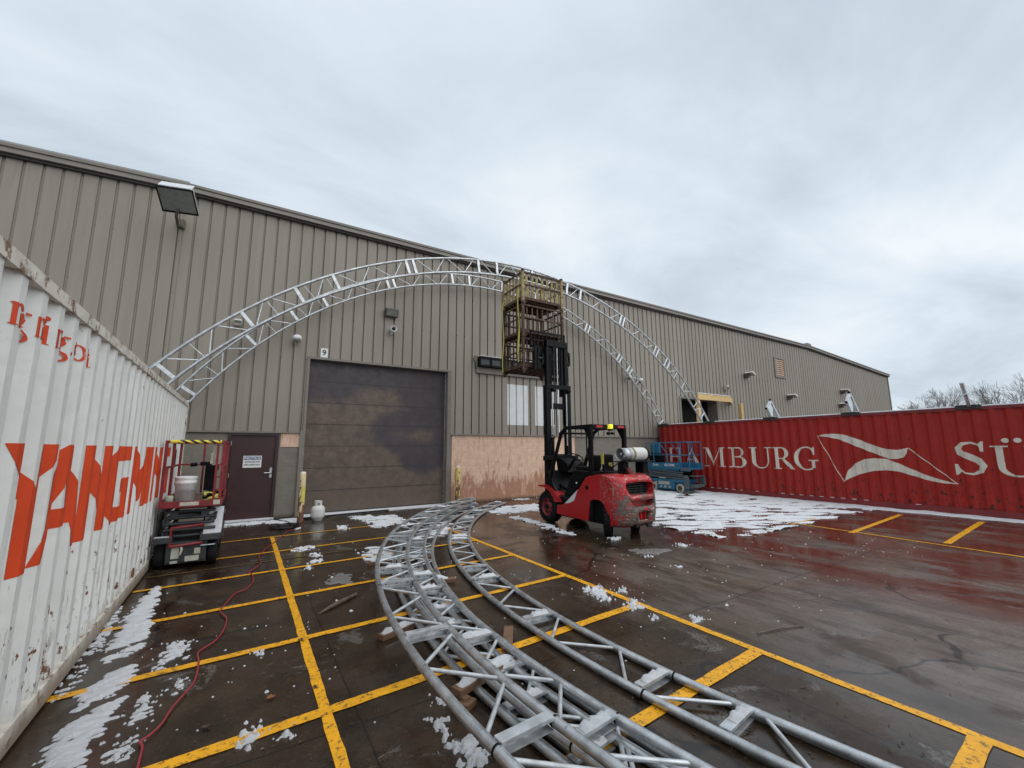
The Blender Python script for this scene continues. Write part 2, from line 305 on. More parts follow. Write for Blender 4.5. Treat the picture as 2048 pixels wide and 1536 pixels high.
# ------------------------------------------------------------------ mesh helpers
class MB:
    def __init__(s): s.v = []; s.f = []; s.sm = []
    def add(s, vs, fs, smooth=False):
        o = len(s.v); s.v += [Vector(v) for v in vs]; s.f += [tuple(i + o for i in f) for f in fs]; s.sm += [smooth] * len(fs); return s
    def box(s, a, b, rz=0, piv=None):
        x0, y0, z0 = a; x1, y1, z1 = b
        vs = [Vector(p) for p in ((x0, y0, z0), (x1, y0, z0), (x1, y1, z0), (x0, y1, z0), (x0, y0, z1), (x1, y0, z1), (x1, y1, z1), (x0, y1, z1))]
        if rz:
            c = Vector(piv) if piv else Vector(((x0 + x1) / 2, (y0 + y1) / 2, 0)); rm = Matrix.Rotation(rz, 3, 'Z')
            vs = [rm @ (v - c) + c for v in vs]
        return s.add(vs, [(0, 3, 2, 1), (4, 5, 6, 7), (0, 1, 5, 4), (1, 2, 6, 5), (2, 3, 7, 6), (3, 0, 4, 7)])
    def beam(s, p, q, w, h, up=(0, 0, 1)):
        p, q = Vector(p), Vector(q); d = (q - p).normalized(); u = Vector(up)
        if abs(d.dot(u)) > .99: u = Vector((0, 1, 0))
        sx = d.cross(u).normalized(); u = sx.cross(d)
        vs = [c + sx * a * w / 2 + u * b * h / 2 for c in (p, q) for a, b in ((-1, -1), (1, -1), (1, 1), (-1, 1))]
        return s.add(vs, [(0, 1, 2, 3), (7, 6, 5, 4), (0, 4, 5, 1), (1, 5, 6, 2), (2, 6, 7, 3), (3, 7, 4, 0)])
    def pipe(s, pts, r, n=10, caps=True, rs=None):
        pts = [Vector(p) for p in pts]; k = len(pts); vs = []; pu = None
        for i, p in enumerate(pts):
            d = (pts[min(i + 1, k - 1)] - pts[max(i - 1, 0)]).normalized()
            if pu is None:
                u = Vector((0, 0, 1)) if abs(d.z) < .9 else Vector((1, 0, 0))
            else: u = pu
            u = (u - d * u.dot(d)).normalized(); pu = u; w = d.cross(u); rr = rs[i] if rs else r
            vs += [p + (u * math.cos(2 * math.pi * j / n) + w * math.sin(2 * math.pi * j / n)) * rr for j in range(n)]
        fs = [(i * n + j, i * n + (j + 1) % n, (i + 1) * n + (j + 1) % n, (i + 1) * n + j) for i in range(k - 1) for j in range(n)]
        s.add(vs, fs, True)
        if caps: s.add(vs[:n][::-1], [tuple(range(n))]); s.add(vs[-n:], [tuple(range(n))])
        return s
    def lathe(s, prof, o, axis='Z', n=24):
        o = Vector(o); vs = []
        for r, h in prof:
            for j in range(n):
                a = 2 * math.pi * j / n; c, d = math.cos(a) * r, math.sin(a) * r
                vs.append(o + (Vector((c, d, h)) if axis == 'Z' else Vector((h, c, d)) if axis == 'X' else Vector((c, h, -d))))
        k = len(prof)
        return s.add(vs, [(i * n + j, i * n + (j + 1) % n, (i + 1) * n + (j + 1) % n, (i + 1) * n + j) for i in range(k - 1) for j in range(n)], True)
    def prism(s, poly, axis, a, b):
        """extrude a 2-D outline: axis X takes (y,z), Y takes (x,z), Z takes (x,y)"""
        def P(p, t): return Vector((t, p[0], p[1])) if axis == 'X' else Vector((p[0], t, p[1])) if axis == 'Y' else Vector((p[0], p[1], t))
        n = len(poly); vs = [P(p, a) for p in poly] + [P(p, b) for p in poly]
        tri = tessellate_polygon([[Vector((p[0], p[1], 0)) for p in poly]])
        fs = [tuple(t) for t in tri] + [tuple(i + n for i in t[::-1]) for t in tri] + [(i, (i + 1) % n, (i + 1) % n + n, i + n) for i in range(n)]
        return s.add(vs, fs)
    def rot(s, axis, ang, piv):
        rm = Matrix.Rotation(ang, 3, axis); piv = Vector(piv); s.v = [rm @ (v - piv) + piv for v in s.v]; return s
    def mesh(s, name, mat, org=(0, 0, 0), bevel=0, fix=True):
        me = bpy.data.meshes.new(name); o = Vector(org)
        me.from_pydata([v - o for v in s.v], [], s.f); me.polygons.foreach_set('use_smooth', s.sm); me.materials.append(mat)
        if fix:
            b = bmesh.new(); b.from_mesh(me); bmesh.ops.recalc_face_normals(b, faces=b.faces); b.to_mesh(me); b.free()
        me.update(); return me

ORG = {}
def lab(o, label, cat, group=None, kind=None):
    if label: o['label'] = label
    if cat: o['category'] = cat
    if group: o['group'] = group
    if kind: o['kind'] = kind
    return o
def T(name, label, cat, loc=(0, 0, 0), group=None):
    o = bpy.data.objects.new(name, None); COL.objects.link(o); o.location = loc; o.empty_display_size = .2
    ORG[o] = Vector(loc); return lab(o, label, cat, group)
def P(name, mb, mat, parent=None, bevel=0, label=None):
    if parent: org = ORG[parent]
    else: xs, ys, zs = zip(*mb.v); org = Vector(((min(xs) + max(xs)) / 2, (min(ys) + max(ys)) / 2, min(zs)))
    o = bpy.data.objects.new(name, mb.mesh(name, M[mat] if isinstance(mat, str) else mat, org)); COL.objects.link(o)
    if parent: o.parent = parent
    else: o.location = org
    ORG[o] = org
    if bevel:
        bv = o.modifiers.new('bevel', 'BEVEL'); bv.width = bevel; bv.segments = 2; bv.limit_method = 'ANGLE'; bv.angle_limit = R(40)
    if label: o['label'] = label
    return o
def TOP(name, mb, mat, label, cat, group=None, kind=None, bevel=0):
    return lab(P(name, mb, mat, None, bevel), label, cat, group, kind)
def STRUCT(name, mb, mat): o = P(name, mb, mat); o['kind'] = 'structure'; return o
def arc(cx, cy, r, a0, a1, n): return [(cx + r * math.cos(R(a0 + (a1 - a0) * i / n)), cy + r * math.sin(R(a0 + (a1 - a0) * i / n))) for i in range(n + 1)]

# ================================================================== THE YARD
STRUCT('ground', MB().add([(-400, -400, 0), (400, -400, 0), (400, 400, 0), (-400, 400, 0)], [(0, 1, 2, 3)]), 'ground')
def stripes(name, segs, w, z, mat):
    b = MB()
    for i, (p, q, ww) in enumerate(segs):
        p, q = Vector((*p, 0)), Vector((*q, 0)); d = (q - p).normalized(); s = Vector((-d.y, d.x, 0)); n = max(2, int((q - p).length / .12)); vs = []
        zz = z + (i % 4) * .0004
        for k in range(n + 1):
            c = p.lerp(q, k / n); j1 = (noise.noise(c * 5 + Vector((i, 0, 0)))) * .009; j2 = noise.noise(c * 5 + Vector((i, 9, 0))) * .009
            vs += [c + s * (ww / 2 + j1) + Vector((0, 0, zz)), c - s * (ww / 2 + j2) + Vector((0, 0, zz))]
        b.add(vs, [(2 * k, 2 * k + 1, 2 * k + 3, 2 * k + 2) for k in range(n)])
    return STRUCT(name, b, mat)
def cy(y, x): return y + (x - .56) * .062
stripes('parking_lines', [((.56, -2), (.56, 9.47), .068), ((3.68, -3), (3.68, 8.9), .078), ((10.28, 5.2), (9.85, .2), .06)], 0, .004, 'line')
stripes('bay_lines', [((a, cy(y, a)), (b, cy(y, b)), w) for y, a, b, w in ((3.14, -.99, 3.64, .095), (4.37, -.99, 3.64, .085), (5.64, -.99, 3.64, .08), (8.14, -.99, 3.64, .06), (9.5, -.99, 3.2, .055), (1.9, -.99, 3.64, .10), (.66, .4, 3.64, .10), (6.9, -.99, 3.64, .07))]
        + [((10.25, 2.42), (13.75, 2.63), .10), ((9.98, 3.68), (13.6, 3.95), .10), ((10.0, 4.75), (11.6, 4.85), .06), ((10, 1.1), (13.7, 1.3), .10)], 0, .006, 'line')
stripes('faded_lines', [((-.99, 7.45), (.5, 7.52), .045), ((.62, 7.53), (2.2, 7.62), .04)], 0, .005, 'faint')

# ================================================================== WAREHOUSE
D = 12.0
wh = T('warehouse', 'long taupe ribbed metal warehouse with low eave filling the back of the yard', 'warehouse', (0, D, 0))
PIT = .286
def ribbed(b, x0, x1, z0, z1, yb=D, ztop=None, x_ref=.005, off=0):
    """vertical standing-seam sheet between x0 and x1; ztop(x) lets the top follow a slope"""
    k0 = math.ceil((x0 - x_ref) / PIT); xs = [x0]; ys = [0]
    k = k0 - 1
    while x_ref + k * PIT < x1 + .1:
        c = x_ref + k * PIT
        for dx_, dy_ in ((-.029, 0), (-.025, .034), (.010, .038), (.012, .060), (.021, .060), (.022, 0)):
            if x0 < c + dx_ < x1: xs.append(c + dx_); ys.append(dy_)
        k += 1
    xs.append(x1); ys.append(0)
    vs = []
    for x_, y_ in zip(xs, ys):
        zt = ztop(x_) if ztop else z1
        vs += [(x_, yb + y_ - off, z0), (x_, yb + y_ - off, zt)]
    b.add(vs, [(2 * i, 2 * i + 2, 2 * i + 3, 2 * i + 1) for i in range(len(xs) - 1)])
    return b
RID, EAVE, END = 29.4, 7.72, 42.5
def zt(x_): return (EAVE - (-1.6 - x_) * .052) if x_ < -1.6 else EAVE if x_ < RID else EAVE - (x_ - RID) * .052
SB = 2.07
DX0, DX1, DZ = 1.27, 5.17, 4.0
b = MB()
ribbed(b, -9, -1.70, SB, EAVE, D - .02, ztop=zt); ribbed(b, -1.66, DX0 - .05, SB, EAVE); ribbed(b, DX0 - .05, DX1 + .05, DZ + .04, EAVE)
ribbed(b, DX1 + .05, 6.17, SB, EAVE); ribbed(b, 6.17, 9.55, 4.25, EAVE); ribbed(b, 6.17, 9.55, SB, 4.07, D + .03); ribbed(b, 9.55, 16.5, SB, EAVE)
ribbed(b, 16.5, 19.35, 3.87, EAVE); ribbed(b, 19.35, END, SB, EAVE, ztop=zt)
P('siding', b, 'siding', wh)
b = MB(); b.box((-1.71, D - .03, SB), (-1.65, D - .022, EAVE)); b.box((-1.69, D - .038, SB), (-1.677, D - .03, EAVE)); P('joint_strip', b, 'siding', wh)
for xa, xb, yo in ((-9, -.36, .025), (.70, DX0 - .1, .025), (DX1 + .1, 5.36, .0262), (10.25, 16.5, .025), (19.35, END, .025)):
    P('block_wall', MB().box((xa, D + yo, 0), (xb, D + .35, SB)), 'block', wh)
P('door_backing', MB().box((-.4, D + .12, 0), (.74, D + .16, SB + .02)), 'trim_dark', wh)
P('door_backing', MB().box((DX0 - .2, D + .22, 0), (DX1 + .2, D + .26, DZ + .1)), 'trim_dark', wh)
P('block_wall', MB().box((5.36, D + .02, 0), (10.25, D + .35, SB)), 'orange_block', wh, label='salmon painted block wall with brown stains')
P('painted_patch', MB().box((.735, D + .012, 1.71), (1.17, D + .03, 2.05)), 'orange_block', wh, label='small salmon painted patch')
b = MB()
for a, c in ((-9, DX0 - .12), (DX1 + .12, 16.45), (19.4, END)): b.box((a, D - .035, SB - .02), (c, D + .024, SB + .022))
P('base_flashing', b, 'trim', wh)
b = MB(); b.box((6.15, D - .06, 4.07), (9.57, D + .03, 4.26)); P('header_flashing', b, 'trim', wh)
# fascia and gutter
def fascia(b, x0, x1, f, y0, y1, h0, h1):
    vs = []
    for x_ in (x0, x1): vs += [(x_, y0, f(x_) + h0), (x_, y1, f(x_) + h0), (x_, y1, f(x_) + h1), (x_, y0, f(x_) + h1)]
    b.add(vs, [(0, 1, 5, 4), (1, 2, 6, 5), (2, 3, 7, 6), (3, 0, 4, 7), (0, 3, 2, 1), (4, 5, 6, 7)])
f0 = lambda x_: EAVE
g = P('gutter', (lambda b: (fascia(b, -9, -1.6, zt, D - .15, D + .05, .02, .17), fascia(b, -1.6, RID, f0, D - .15, D + .05, .02, .17), fascia(b, RID, END + .1, zt, D - .15, D + .05, .02, .17), b)[-1])(MB()), 'gutter', wh)
P('gutter_lip', (lambda b: (fascia(b, -9, -1.6, zt, D - .18, D - .148, .13, .195), fascia(b, -1.6, RID, f0, D - .18, D - .148, .13, .195), fascia(b, RID, END + .1, zt, D - .18, D - .148, .13, .195), b)[-1])(MB()), 'trim', g)
P('soffit_strip', (lambda b: (fascia(b, -9, -1.6, zt, D - .09, D + .03, -.035, .021), fascia(b, -1.6, RID, f0, D - .09, D + .03, -.035, .021), fascia(b, RID, END + .1, zt, D - .09, D + .03, -.035, .021), b)[-1])(MB()), 'trim_dark', wh)
b = MB()
b.add([(-1.6, D - .1, 7.905), (RID, D - .1, 7.905), (RID, D + 30, 9.4), (-1.6, D + 30, 9.4)], [(0, 1, 2, 3)])
b.add([(-9, D - .1, zt(-9) + .185), (-1.6, D - .1, 7.905), (-1.6, D + 30, 9.4), (-9, D + 30, 9.0)], [(0, 1, 2, 3)])
b.add([(RID, D - .1, 7.905), (END, D - .1, zt(END) + .185), (END, D + 30, 8.6), (RID, D + 30, 9.4)], [(0, 1, 2, 3)])
P('roof', b, 'roof', wh)
P('raised_roof', (lambda b: (fascia(b, -9, -1.62, zt, D + .02, D + 6, .20, .34), b)[-1])(MB()), 'roof', wh)
P('ridge_cap', MB().box((RID - .25, D - .17, 7.92), (RID + .25, D + .1, 8.03)), 'trim', wh)
P('end_wall', MB().box((END - .02, D + .02, 0), (END + .02, D + 25, zt(END))), 'siding', wh)
P('corner_trim', MB().box((END - .06, D - .04, 0), (END + .05, D + .06, zt(END))), 'trim', wh)
P('back_wall', MB().box((-9, D + .5, 0), (-8.9, D + 25, 7.7)), 'siding', wh)
# white painted sheets over the in-filled opening
for a, c in ((7.36, 8.2), (8.5, 9.35)):
    P('translucent_panel', ribbed(MB(), a, c, 2.42, 3.80, D + .03, off=.005), 'whitepanel', wh)
# overhead door
oh = P('overhead_door', MB().box((DX0 - .02, D + .16, .02), (DX1 + .02, D + .2, DZ + .03)), 'ohdoor', wh)
n = 7
for i in range(1, n):
    z_ = .02 + DZ * i / n
    P('panel_joint', MB().box((DX0, D + .154, z_ - .007), (DX1, D + .162, z_ + .007)), 'trim_dark', oh)
P('door_seal', MB().box((DX0, D + .15, .0), (DX1, D + .165, .05)), 'trim_dark', oh)
b = MB(); b.box((DX0 - .115, D - .045, 0), (DX0 + .0, D + .17, SB + .03)).box((DX0 - .06, D - .045, SB + .03), (DX0, D + .17, DZ + .04)).box((DX1, D - .045, 0), (DX1 + .115, D + .17, DZ + .04)); b.box((DX0 - .06, D - .05, DZ), (DX1 + .13, D + .17, DZ + .06))
P('door_frame', b, 'trim', wh)
P('door_track', MB().box((DX1 - .035, D + .10, 0), (DX1 - .012, D + .15, DZ)), 'steel', wh)
P('threshold', MB().box((DX0, D - .25, .0), (DX1, D + .2, .018)).box((-.36, D - .12, 0), (.7, D + .1, .03)), 'snow', wh)
# personnel door
b = MB(); b.box((-.36, D - .02, 0), (-.29, D + .1, 2.05)).box((.63, D - .02, 0), (.70, D + .1, 2.05)).box((-.29, D - .02, 1.985), (.63, D + .1, 2.05)); P('door_frame', b, 'doorframe', wh)
pd = P('personnel_door', MB().box((-.285, D + .03, .03), (.625, D + .08, 1.98)), 'door', wh)
b = MB().box((.545, D + .012, .97), (.595, D + .03, 1.21)); P('lock_plate', b, 'steel', pd)
b = MB().pipe([(.57, D + .03, 1.09), (.57, D - .03, 1.09), (.55, D - .045, 1.09), (.43, D - .045, 1.09)], .012, 8).lathe([(0, -.012), (.03, -.012), (.03, .01)], (.57, D + .01, 1.09), 'Y', 16); P('handle', b, 'steel', pd)
for z_ in (.25, 1.05, 1.8): P('hinge', MB().box((-.292, D + .015, z_ - .05), (-.278, D + .035, z_ + .05)), 'steel', pd)
# second (far) overhead door
od = P('far_door', MB().box((16.4, D + .5, 0), (19.5, D + .55, 3.95)), 'dark', wh)
b = MB().box((16.44, D - .03, 0), (16.56, D + .5, 3.87)).box((19.3, D - .03, 0), (19.42, D + .5, 3.87)).box((16.44, D - .032, 3.85), (19.42, D + .5, 3.93)); P('door_frame', b, 'trim', wh)
P('door_track', MB().box((18.55, D + .35, 0), (18.62, D + .4, 3.8)), 'steel', wh)
# high vent window far along
wv = P('vent_window', MB().box((25.15, D - .05, 5.55), (26.35, D + .02, 5.68)).box((25.15, D - .05, 6.65), (26.35, D + .02, 6.76)).box((25.15, D - .05, 5.68), (25.3, D + .02, 6.65)).box((26.2, D - .05, 5.68), (26.35, D + .02, 6.65)).box((25.7, D - .035, 5.68), (25.78, D + .01, 6.65)), 'trim', wh)
b = MB()
for i in range(8): b.box((25.3, D - .03, 5.71 + i * .118), (26.2, D - .01, 5.78 + i * .118))
P('louvre', b, 'orange_block', wv)
P('vent_recess', MB().box((25.3, D - .026, 5.68), (26.2, D - .02, 6.65)), 'dark', wv)

# ---- sign text
def text_mesh(txt, size, parent, mat, loc, rotm, name='lettering', bold=0):
    cu = bpy.data.curves.new('t', 'FONT'); cu.body = txt; cu.size = size; cu.align_x = 'CENTER'; cu.align_y = 'CENTER'; cu.extrude = .0012; cu.offset = bold
    ob = bpy.data.objects.new('t', cu); COL.objects.link(ob)
    me = bpy.data.meshes.new_from_object(ob.evaluated_get(bpy.context.evaluated_depsgraph_get())); bpy.data.objects.remove(ob)
    me.name = name; me.materials.clear(); me.materials.append(M[mat])
    org = ORG[parent]
    for v in me.vertices: v.co = rotm @ v.co + Vector(loc) - org
    o = bpy.data.objects.new(name, me); COL.objects.link(o); o.parent = parent; ORG[o] = org; return o
FACE_S = Matrix.Rotation(R(90), 3, 'X')                                   # text that faces the camera side (-Y)
FACE_W = Matrix(((0, 0, -1), (-1, 0, 0), (0, 1, 0)))                      # faces -X, reads toward -Y
sg = T('door_number_sign', 'small white square sign with black 9 above the overhead door', 'sign', (1.6, D - .025, 4.19))
P('sign_plate', MB().box((1.51, D - .035, 4.065), (1.69, D - .024, 4.315)), 'white', sg, .003)
text_mesh('9', .2, sg, 'ink', (1.6, D - .0375, 4.19), FACE_S, 'numeral', .004)
sg = T('notice_sign', 'white and blue NOTICE entrance sign on the maroon door', 'sign', (.17, D + .028, 1.36))
P('sign_plate', MB().box((-.02, D + .02, 1.22), (.36, D + .029, 1.50)), 'white', sg)
P('header_band', MB().box((0, D + .016, 1.405), (.34, D + .0205, 1.485)), 'navy', sg)
text_mesh('NOTICE', .088, sg, 'white', (.17, D + .0135, 1.443), FACE_S, 'lettering', .002)
text_mesh('ENTRANCE FOR', .042, sg, 'ink', (.17, D + .0175, 1.353), FACE_S, 'lettering', .001)
text_mesh('EMPLOYEES ONLY', .040, sg, 'ink', (.17, D + .0175, 1.285), FACE_S, 'lettering', .001)

# ---- lamps, cameras and boxes on the wall
fl = T('flood_light', 'big tilted grey flood light with snowy hood near the eave', 'flood light', (-1.67, D - .02, 7.05))
hb = MB().box((-.33, -.12, -.27), (.33, .12, .27)); hb.v = [Vector((v.x * (1 if v.y < 0 else .8), v.y, v.z * (1 if v.y < 0 else .75))) for v in hb.v]
tilt = Matrix.Rotation(R(-14), 3, 'Z') @ Matrix.Rotation(R(50), 3, 'X'); C0 = Vector((-1.62, 11.0, 7.06))
def place(b): b.v = [tilt @ v + C0 for v in b.v]; return b
P('housing', place(hb), 'lampgrey', fl, .02)
P('lens_frame', place(MB().box((-.335, -.135, -.275), (.335, -.118, -.235)).box((-.335, -.135, .245), (.335, -.118, .275)).box((-.335, -.135, -.235), (-.31, -.118, .245)).box((.31, -.135, -.235), (.335, -.118, .245))), 'black', fl)
P('lens', place(MB().box((-.31, -.128, -.235), (.31, -.119, .245))), 'glassd', fl)
P('hood_snow', place(MB().box((-.3, -.1, .262), (.3, .11, .29))), 'snow', fl, .01)
P('arm', MB().pipe([(-1.63, 11.05, 6.85), (-1.66, 11.1, 6.7), (-1.67, 11.5, 6.66), (-1.68, D, 6.9)], .03, 8), 'bronze', fl)
P('wall_mount', MB().box((-1.75, D - .1, 6.8), (-1.6, D - .02, 7.02)), 'bronze', fl, .01)
def wall_pack(x_, z_, w, h, label, mat='bronze', name='wall_light'):
    t = T(name, label, 'wall light', (x_, D - .02, z_), None)
    P('housing', MB().prism([(D - .02, z_ - h / 2), (D - .02, z_ + h / 2), (D - .18, z_ + h / 2), (D - .2, z_ + h / 2 - .05), (D - .13, z_ - h / 2)], 'X', x_ - w / 2, x_ + w / 2), mat, t, .008)
    P('lens', MB().add([(x_ - w * .42, D - .204, z_ + h * .2), (x_ + w * .42, D - .204, z_ + h * .2), (x_ + w * .42, D - .138, z_ - h * .42), (x_ - w * .42, D - .138, z_ - h * .42)], [(0, 1, 2, 3)]), 'glassd', t)
    return t
wall_pack(3.33, 5.58, .36, .24, 'brown box wall light with glass front above the overhead door')
wall_pack(-.38, 4.7, .16, .15, 'small pale wall light seen through the left end of the arch', 'lampgrey')
wall_pack(20.1, 4.55, .22, .25, 'small wall light above the wooden porch frame', 'lampgrey')
def cctv(x_, z_, label, r=.1, dome=True):
    t = T('security_camera', label, 'security camera', (x_, D - .02, z_), None)
    P('bracket', MB().pipe([(x_ - .02, D - .02, z_ - .12), (x_ - .02, D - .12, z_ - .12), (x_ - .01, D - .16, z_ - .04)], .025, 8), 'offwhite', t)
    if dome: P('body', MB().lathe([(0, .09), (.06, .085), (.1, .05), (.115, 0), (.1, -.03), (.085, -.04)], (x_, D - .17, z_)), 'white', t); P('lens', MB().lathe([(.084, -.04), (.07, -.09), (.03, -.12), (0, -.125)], (x_, D - .17, z_)), 'glassd', t)
    else:
        P('body', MB().lathe([(.04, .16), (.075, .14), (.09, 0), (.095, -.07), (.085, -.075), (.08, -.03), (0, -.025)], (x_, D - .2, z_), 'Y'), 'white', t)
        P('lens', MB().lathe([(0, -.032), (.045, -.032), (.045, -.05), (0, -.055)], (x_, D - .2, z_), 'Y', 16), 'black', t)
    return t
cctv(.92, 4.47, 'round white dome camera left of the overhead door')
cctv(3.37, 5.07, 'white tube shaped camera below the brown wall light', dome=False)
cctv(13.1, 4.5, 'larger white dome camera seen through the right leg of the arch')
cctv(13.77, 4.42, 'small white dome camera just right of a larger one')
def cone_lamp(x_, z_, label, s=1):
    t = T('barn_light', label, 'wall light', (x_, D - .02, z_), None)
    P('hood', MB().prism([(x_ - .25 * s, z_ + .12 * s), (x_ - .05 * s, z_ + .25 * s), (x_ + .35 * s, z_ - .02 * s), (x_ + .3 * s, z_ - .12 * s)], 'Y', D - .45, D - .02), 'offwhite', t)
    P('mount', MB().box((x_ - .28 * s, D - .25, z_ - .3 * s), (x_ - .05 * s, D - .02, z_ + .11 * s)), 'bronze', t); return t
cone_lamp(22.1, 5.4, 'dark and white wall light left of the louvred vent', .6)
cone_lamp(26.4, 4.5, 'white hooded wall light below the louvred vent', .6)
cone_lamp(33.7, 5.3, 'upper hooded wall light near the far end of the warehouse', .6)
cone_lamp(33.2, 4.35, 'lower hooded wall light near the far end of the warehouse', .6)
# dark crates row above the header flashing
for i in range(8):
    x_ = 6.2 + i * .415
    t = T('vent_box', 'dark snow-topped vent box on the wall ledge, ' + ['the leftmost of its row', 'second from the left end of its row', 'third from the left, beside the cages', 'fourth from the left, behind the cages', 'fourth from the right, behind the cages', 'third from the right end of its row', 'second from the right end of its row', 'the rightmost of its row by the mast'][i], 'vent box', (x_, D, 4.26), 'dark vent boxes in a row on the wall ledge')
    P('case', MB().box((x_, D - .22, 4.27), (x_ + .4, D - .02, 4.33)).box((x_, D - .22, 4.33), (x_ + .03, D - .02, 4.52)).box((x_ + .37, D - .22, 4.33), (x_ + .4, D - .02, 4.52)).box((x_, D - .22, 4.52), (x_ + .4, D - .02, 4.6)), 'black', t, .006)
    P('grille', MB().box((x_ + .03, D - .19, 4.33), (x_ + .37, D - .1, 4.52)), 'darkgrey', t)
    P('snow_cap', MB().box((x_ + .01, D - .21, 4.6), (x_ + .39, D - .03, 4.625)), 'snow', t, .01)
TOP('cable', MB().pipe([(6.2, D - .1, 4.58), (6.08, D - .08, 4.6), (6.02, D - .06, 4.5), (6.1, D - .05, 4.4), (6.14, D - .04, 4.2)], .012, 6), 'cable', 'thin black cable looping down from the row of vent boxes', 'cable')

# wooden porch frame at the far door
t = T('porch_frame', 'bare new lumber porch frame in front of the far dark door', 'porch', (18, 11.5, 0))
for p in ((16.9, 11.35), (20.3, 11.35)): P('post', MB().box((p[0], p[1], 0), (p[0] + .14, p[1] + .14, 3.75)), 'newwood', t)
P('beam', MB().box((16.85, 11.3, 3.75), (19.35, 11.36, 4.02)), 'newwood', t)
P('beam', MB().beam((19.35, 11.33, 3.885), (20.55, 11.95, 3.885), .06, .27), 'newwood', t)
P('snow_cap', MB().box((16.85, 11.28, 4.02), (19.35, 11.38, 4.05)), 'snow', t)

# ================================================================== CONTAINERS
def corr_off(y, yf, pit, dep):
    """depth behind the outer flats; outer flats end at yf + k*pit"""
    u = ((yf - y) / pit) % 1.0
    if u < .27: return 0
    if u < .50: return dep * (u - .27) / .23
    if u < .77: return dep
    return dep * (1 - (u - .77) / .23)
def folds(y0, y1, yf, pit):
    ys = []
    k = int((y0 - yf) / pit) - 2
    while yf + k * pit < y1 + 1:
        for u in (0, .27, .50, .77):
            y = yf + (k - u) * pit
            if y0 < y < y1: ys.append(y)
        k += 1
    return sorted(set(round(v, 5) for v in ys))
class Cont:
    def __init__(s, x, sgn, y0, y1, yf, pit, mat, rail, root):
        s.x, s.g, s.y0, s.y1, s.yf, s.pit, s.t = x, sgn, y0, y1, yf, pit, root      # sgn: direction the inside lies
        s.dep = .040; W_ = 2.44; H = 2.62
        ys = [y0 + .1] + folds(y0 + .1, y1 - .1, yf, pit) + [y1 - .1]
        for i, xx in enumerate((x, x + sgn * W_)):
            g_ = sgn if i == 0 else -sgn; b = MB(); vs = []
            for y in ys:
                X = xx + g_ * (.012 + corr_off(y, yf, pit, s.dep)); vs += [(X, y, .15), (X, y, H - .11)]
            b.add(vs, [(2 * k, 2 * k + 2, 2 * k + 3, 2 * k + 1) for k in range(len(ys) - 1)]); P('side_wall', b, mat, root)
            xa, xb = sorted((xx, xx + g_ * .07))
            P('bottom_rail', MB().box((xa, y0 + .16, .02), (xb, y1 - .16, .155)), rail, root, .004)
            rb = MB(); q = [y0 + .16 + (y1 - y0 - .32) * k / 60 for k in range(61)]; vs = []
            for y in q:
                j = noise.noise(Vector((y * 2.3, xx, 0))) * .006
                vs += [(xx, y, H - .115 + j), (xx, y, H - .04 + j), (xx + g_ * .075, y, H - .04 + j), (xx + g_ * .075, y, H - .115 + j)]
            rb.add(vs, [(4 * k + a, 4 * k + 4 + a, 4 * k + 4 + (a + 1) % 4, 4 * k + (a + 1) % 4) for k in range(60) for a in range(4)])
            P('top_rail', rb, rail, root)
            for yy in (y0, y1):
                ya, yb = (yy + .005, yy + .16) if yy == y0 else (yy - .16, yy - .005)
                P('corner_post', MB().box((min(xx + g_ * .003, xx + g_ * .15), ya, .12), (max(xx + g_ * .003, xx + g_ * .15), yb, H - .12)), rail, root, .006)
                for z0 in (.0, H - .12):
                    cb = MB().box((min(xx - g_ * .004, xx + g_ * .16), ya - .004, z0), (max(xx - g_ * .004, xx + g_ * .16), yb + .004, z0 + .12))
                    cc = P('corner_casting', cb, 'trim_dark' if mat == 'cred' else rail, root, .008)
                    P('twist_hole', MB().lathe([(0, 0), (.034, 0), (.034, .003)], (xx - g_ * .0075, (ya + yb) / 2, z0 + .06), 'X', 12), 'dark', cc)
        for yy in (y0 + .05, y1 - .07): P('end_wall', MB().box((min(x + sgn * .1, x + sgn * (W_ - .1)), yy, .1), (max(x + sgn * .1, x + sgn * (W_ - .1)), yy + .03, H - .06)), mat, root)
        P('roof', MB().box((min(x + sgn * .02, x + sgn * (W_ - .02)), y0 + .05, H - .05), (max(x + sgn * .02, x + sgn * (W_ - .02)), y1 - .05, H - .035)), mat, root)
    def paint(s, name, polys, mat, lift=.0025):
        """flat outlines (y,z) laid onto the folds of the side wall as one thin painted skin"""
        bm = bmesh.new(); n0 = 0
        for li, poly in enumerate(polys):
            holes = []
            if poly and isinstance(poly[0], list): poly, holes = poly[0], poly[1:]
            loops = [poly] + holes; flat = [p for lp in loops for p in lp]
            tri = tessellate_polygon([[Vector((p[0], p[1], 0)) for p in lp] for lp in loops])
            vs = [bm.verts.new((li * 50.0, p[0], p[1])) for p in flat]
            for t3 in tri:
                try: bm.faces.new([vs[i] for i in t3])
                except ValueError: pass
        ys = [v.co.y for v in bm.verts]
        for y in folds(min(ys), max(ys), s.yf, s.pit):
            bmesh.ops.bisect_plane(bm, geom=bm.verts[:] + bm.edges[:] + bm.faces[:], plane_co=(0, y, 0), plane_no=(0, 1, 0), dist=1e-5)
        for v in bm.verts:
            li = round(v.co.x / 50); v.co.x = s.x + s.g * (.012 + corr_off(v.co.y, s.yf, s.pit, s.dep)) - s.g * (lift + li * .00025)
        me = bpy.data.meshes.new(name); org = ORG[s.t]
        bmesh.ops.translate(bm, verts=bm.verts, vec=-org); bm.to_mesh(me); bm.free(); me.materials.append(M[mat])
        o = bpy.data.objects.new(name, me); COL.objects.link(o); o.parent = s.t; ORG[o] = org; return o

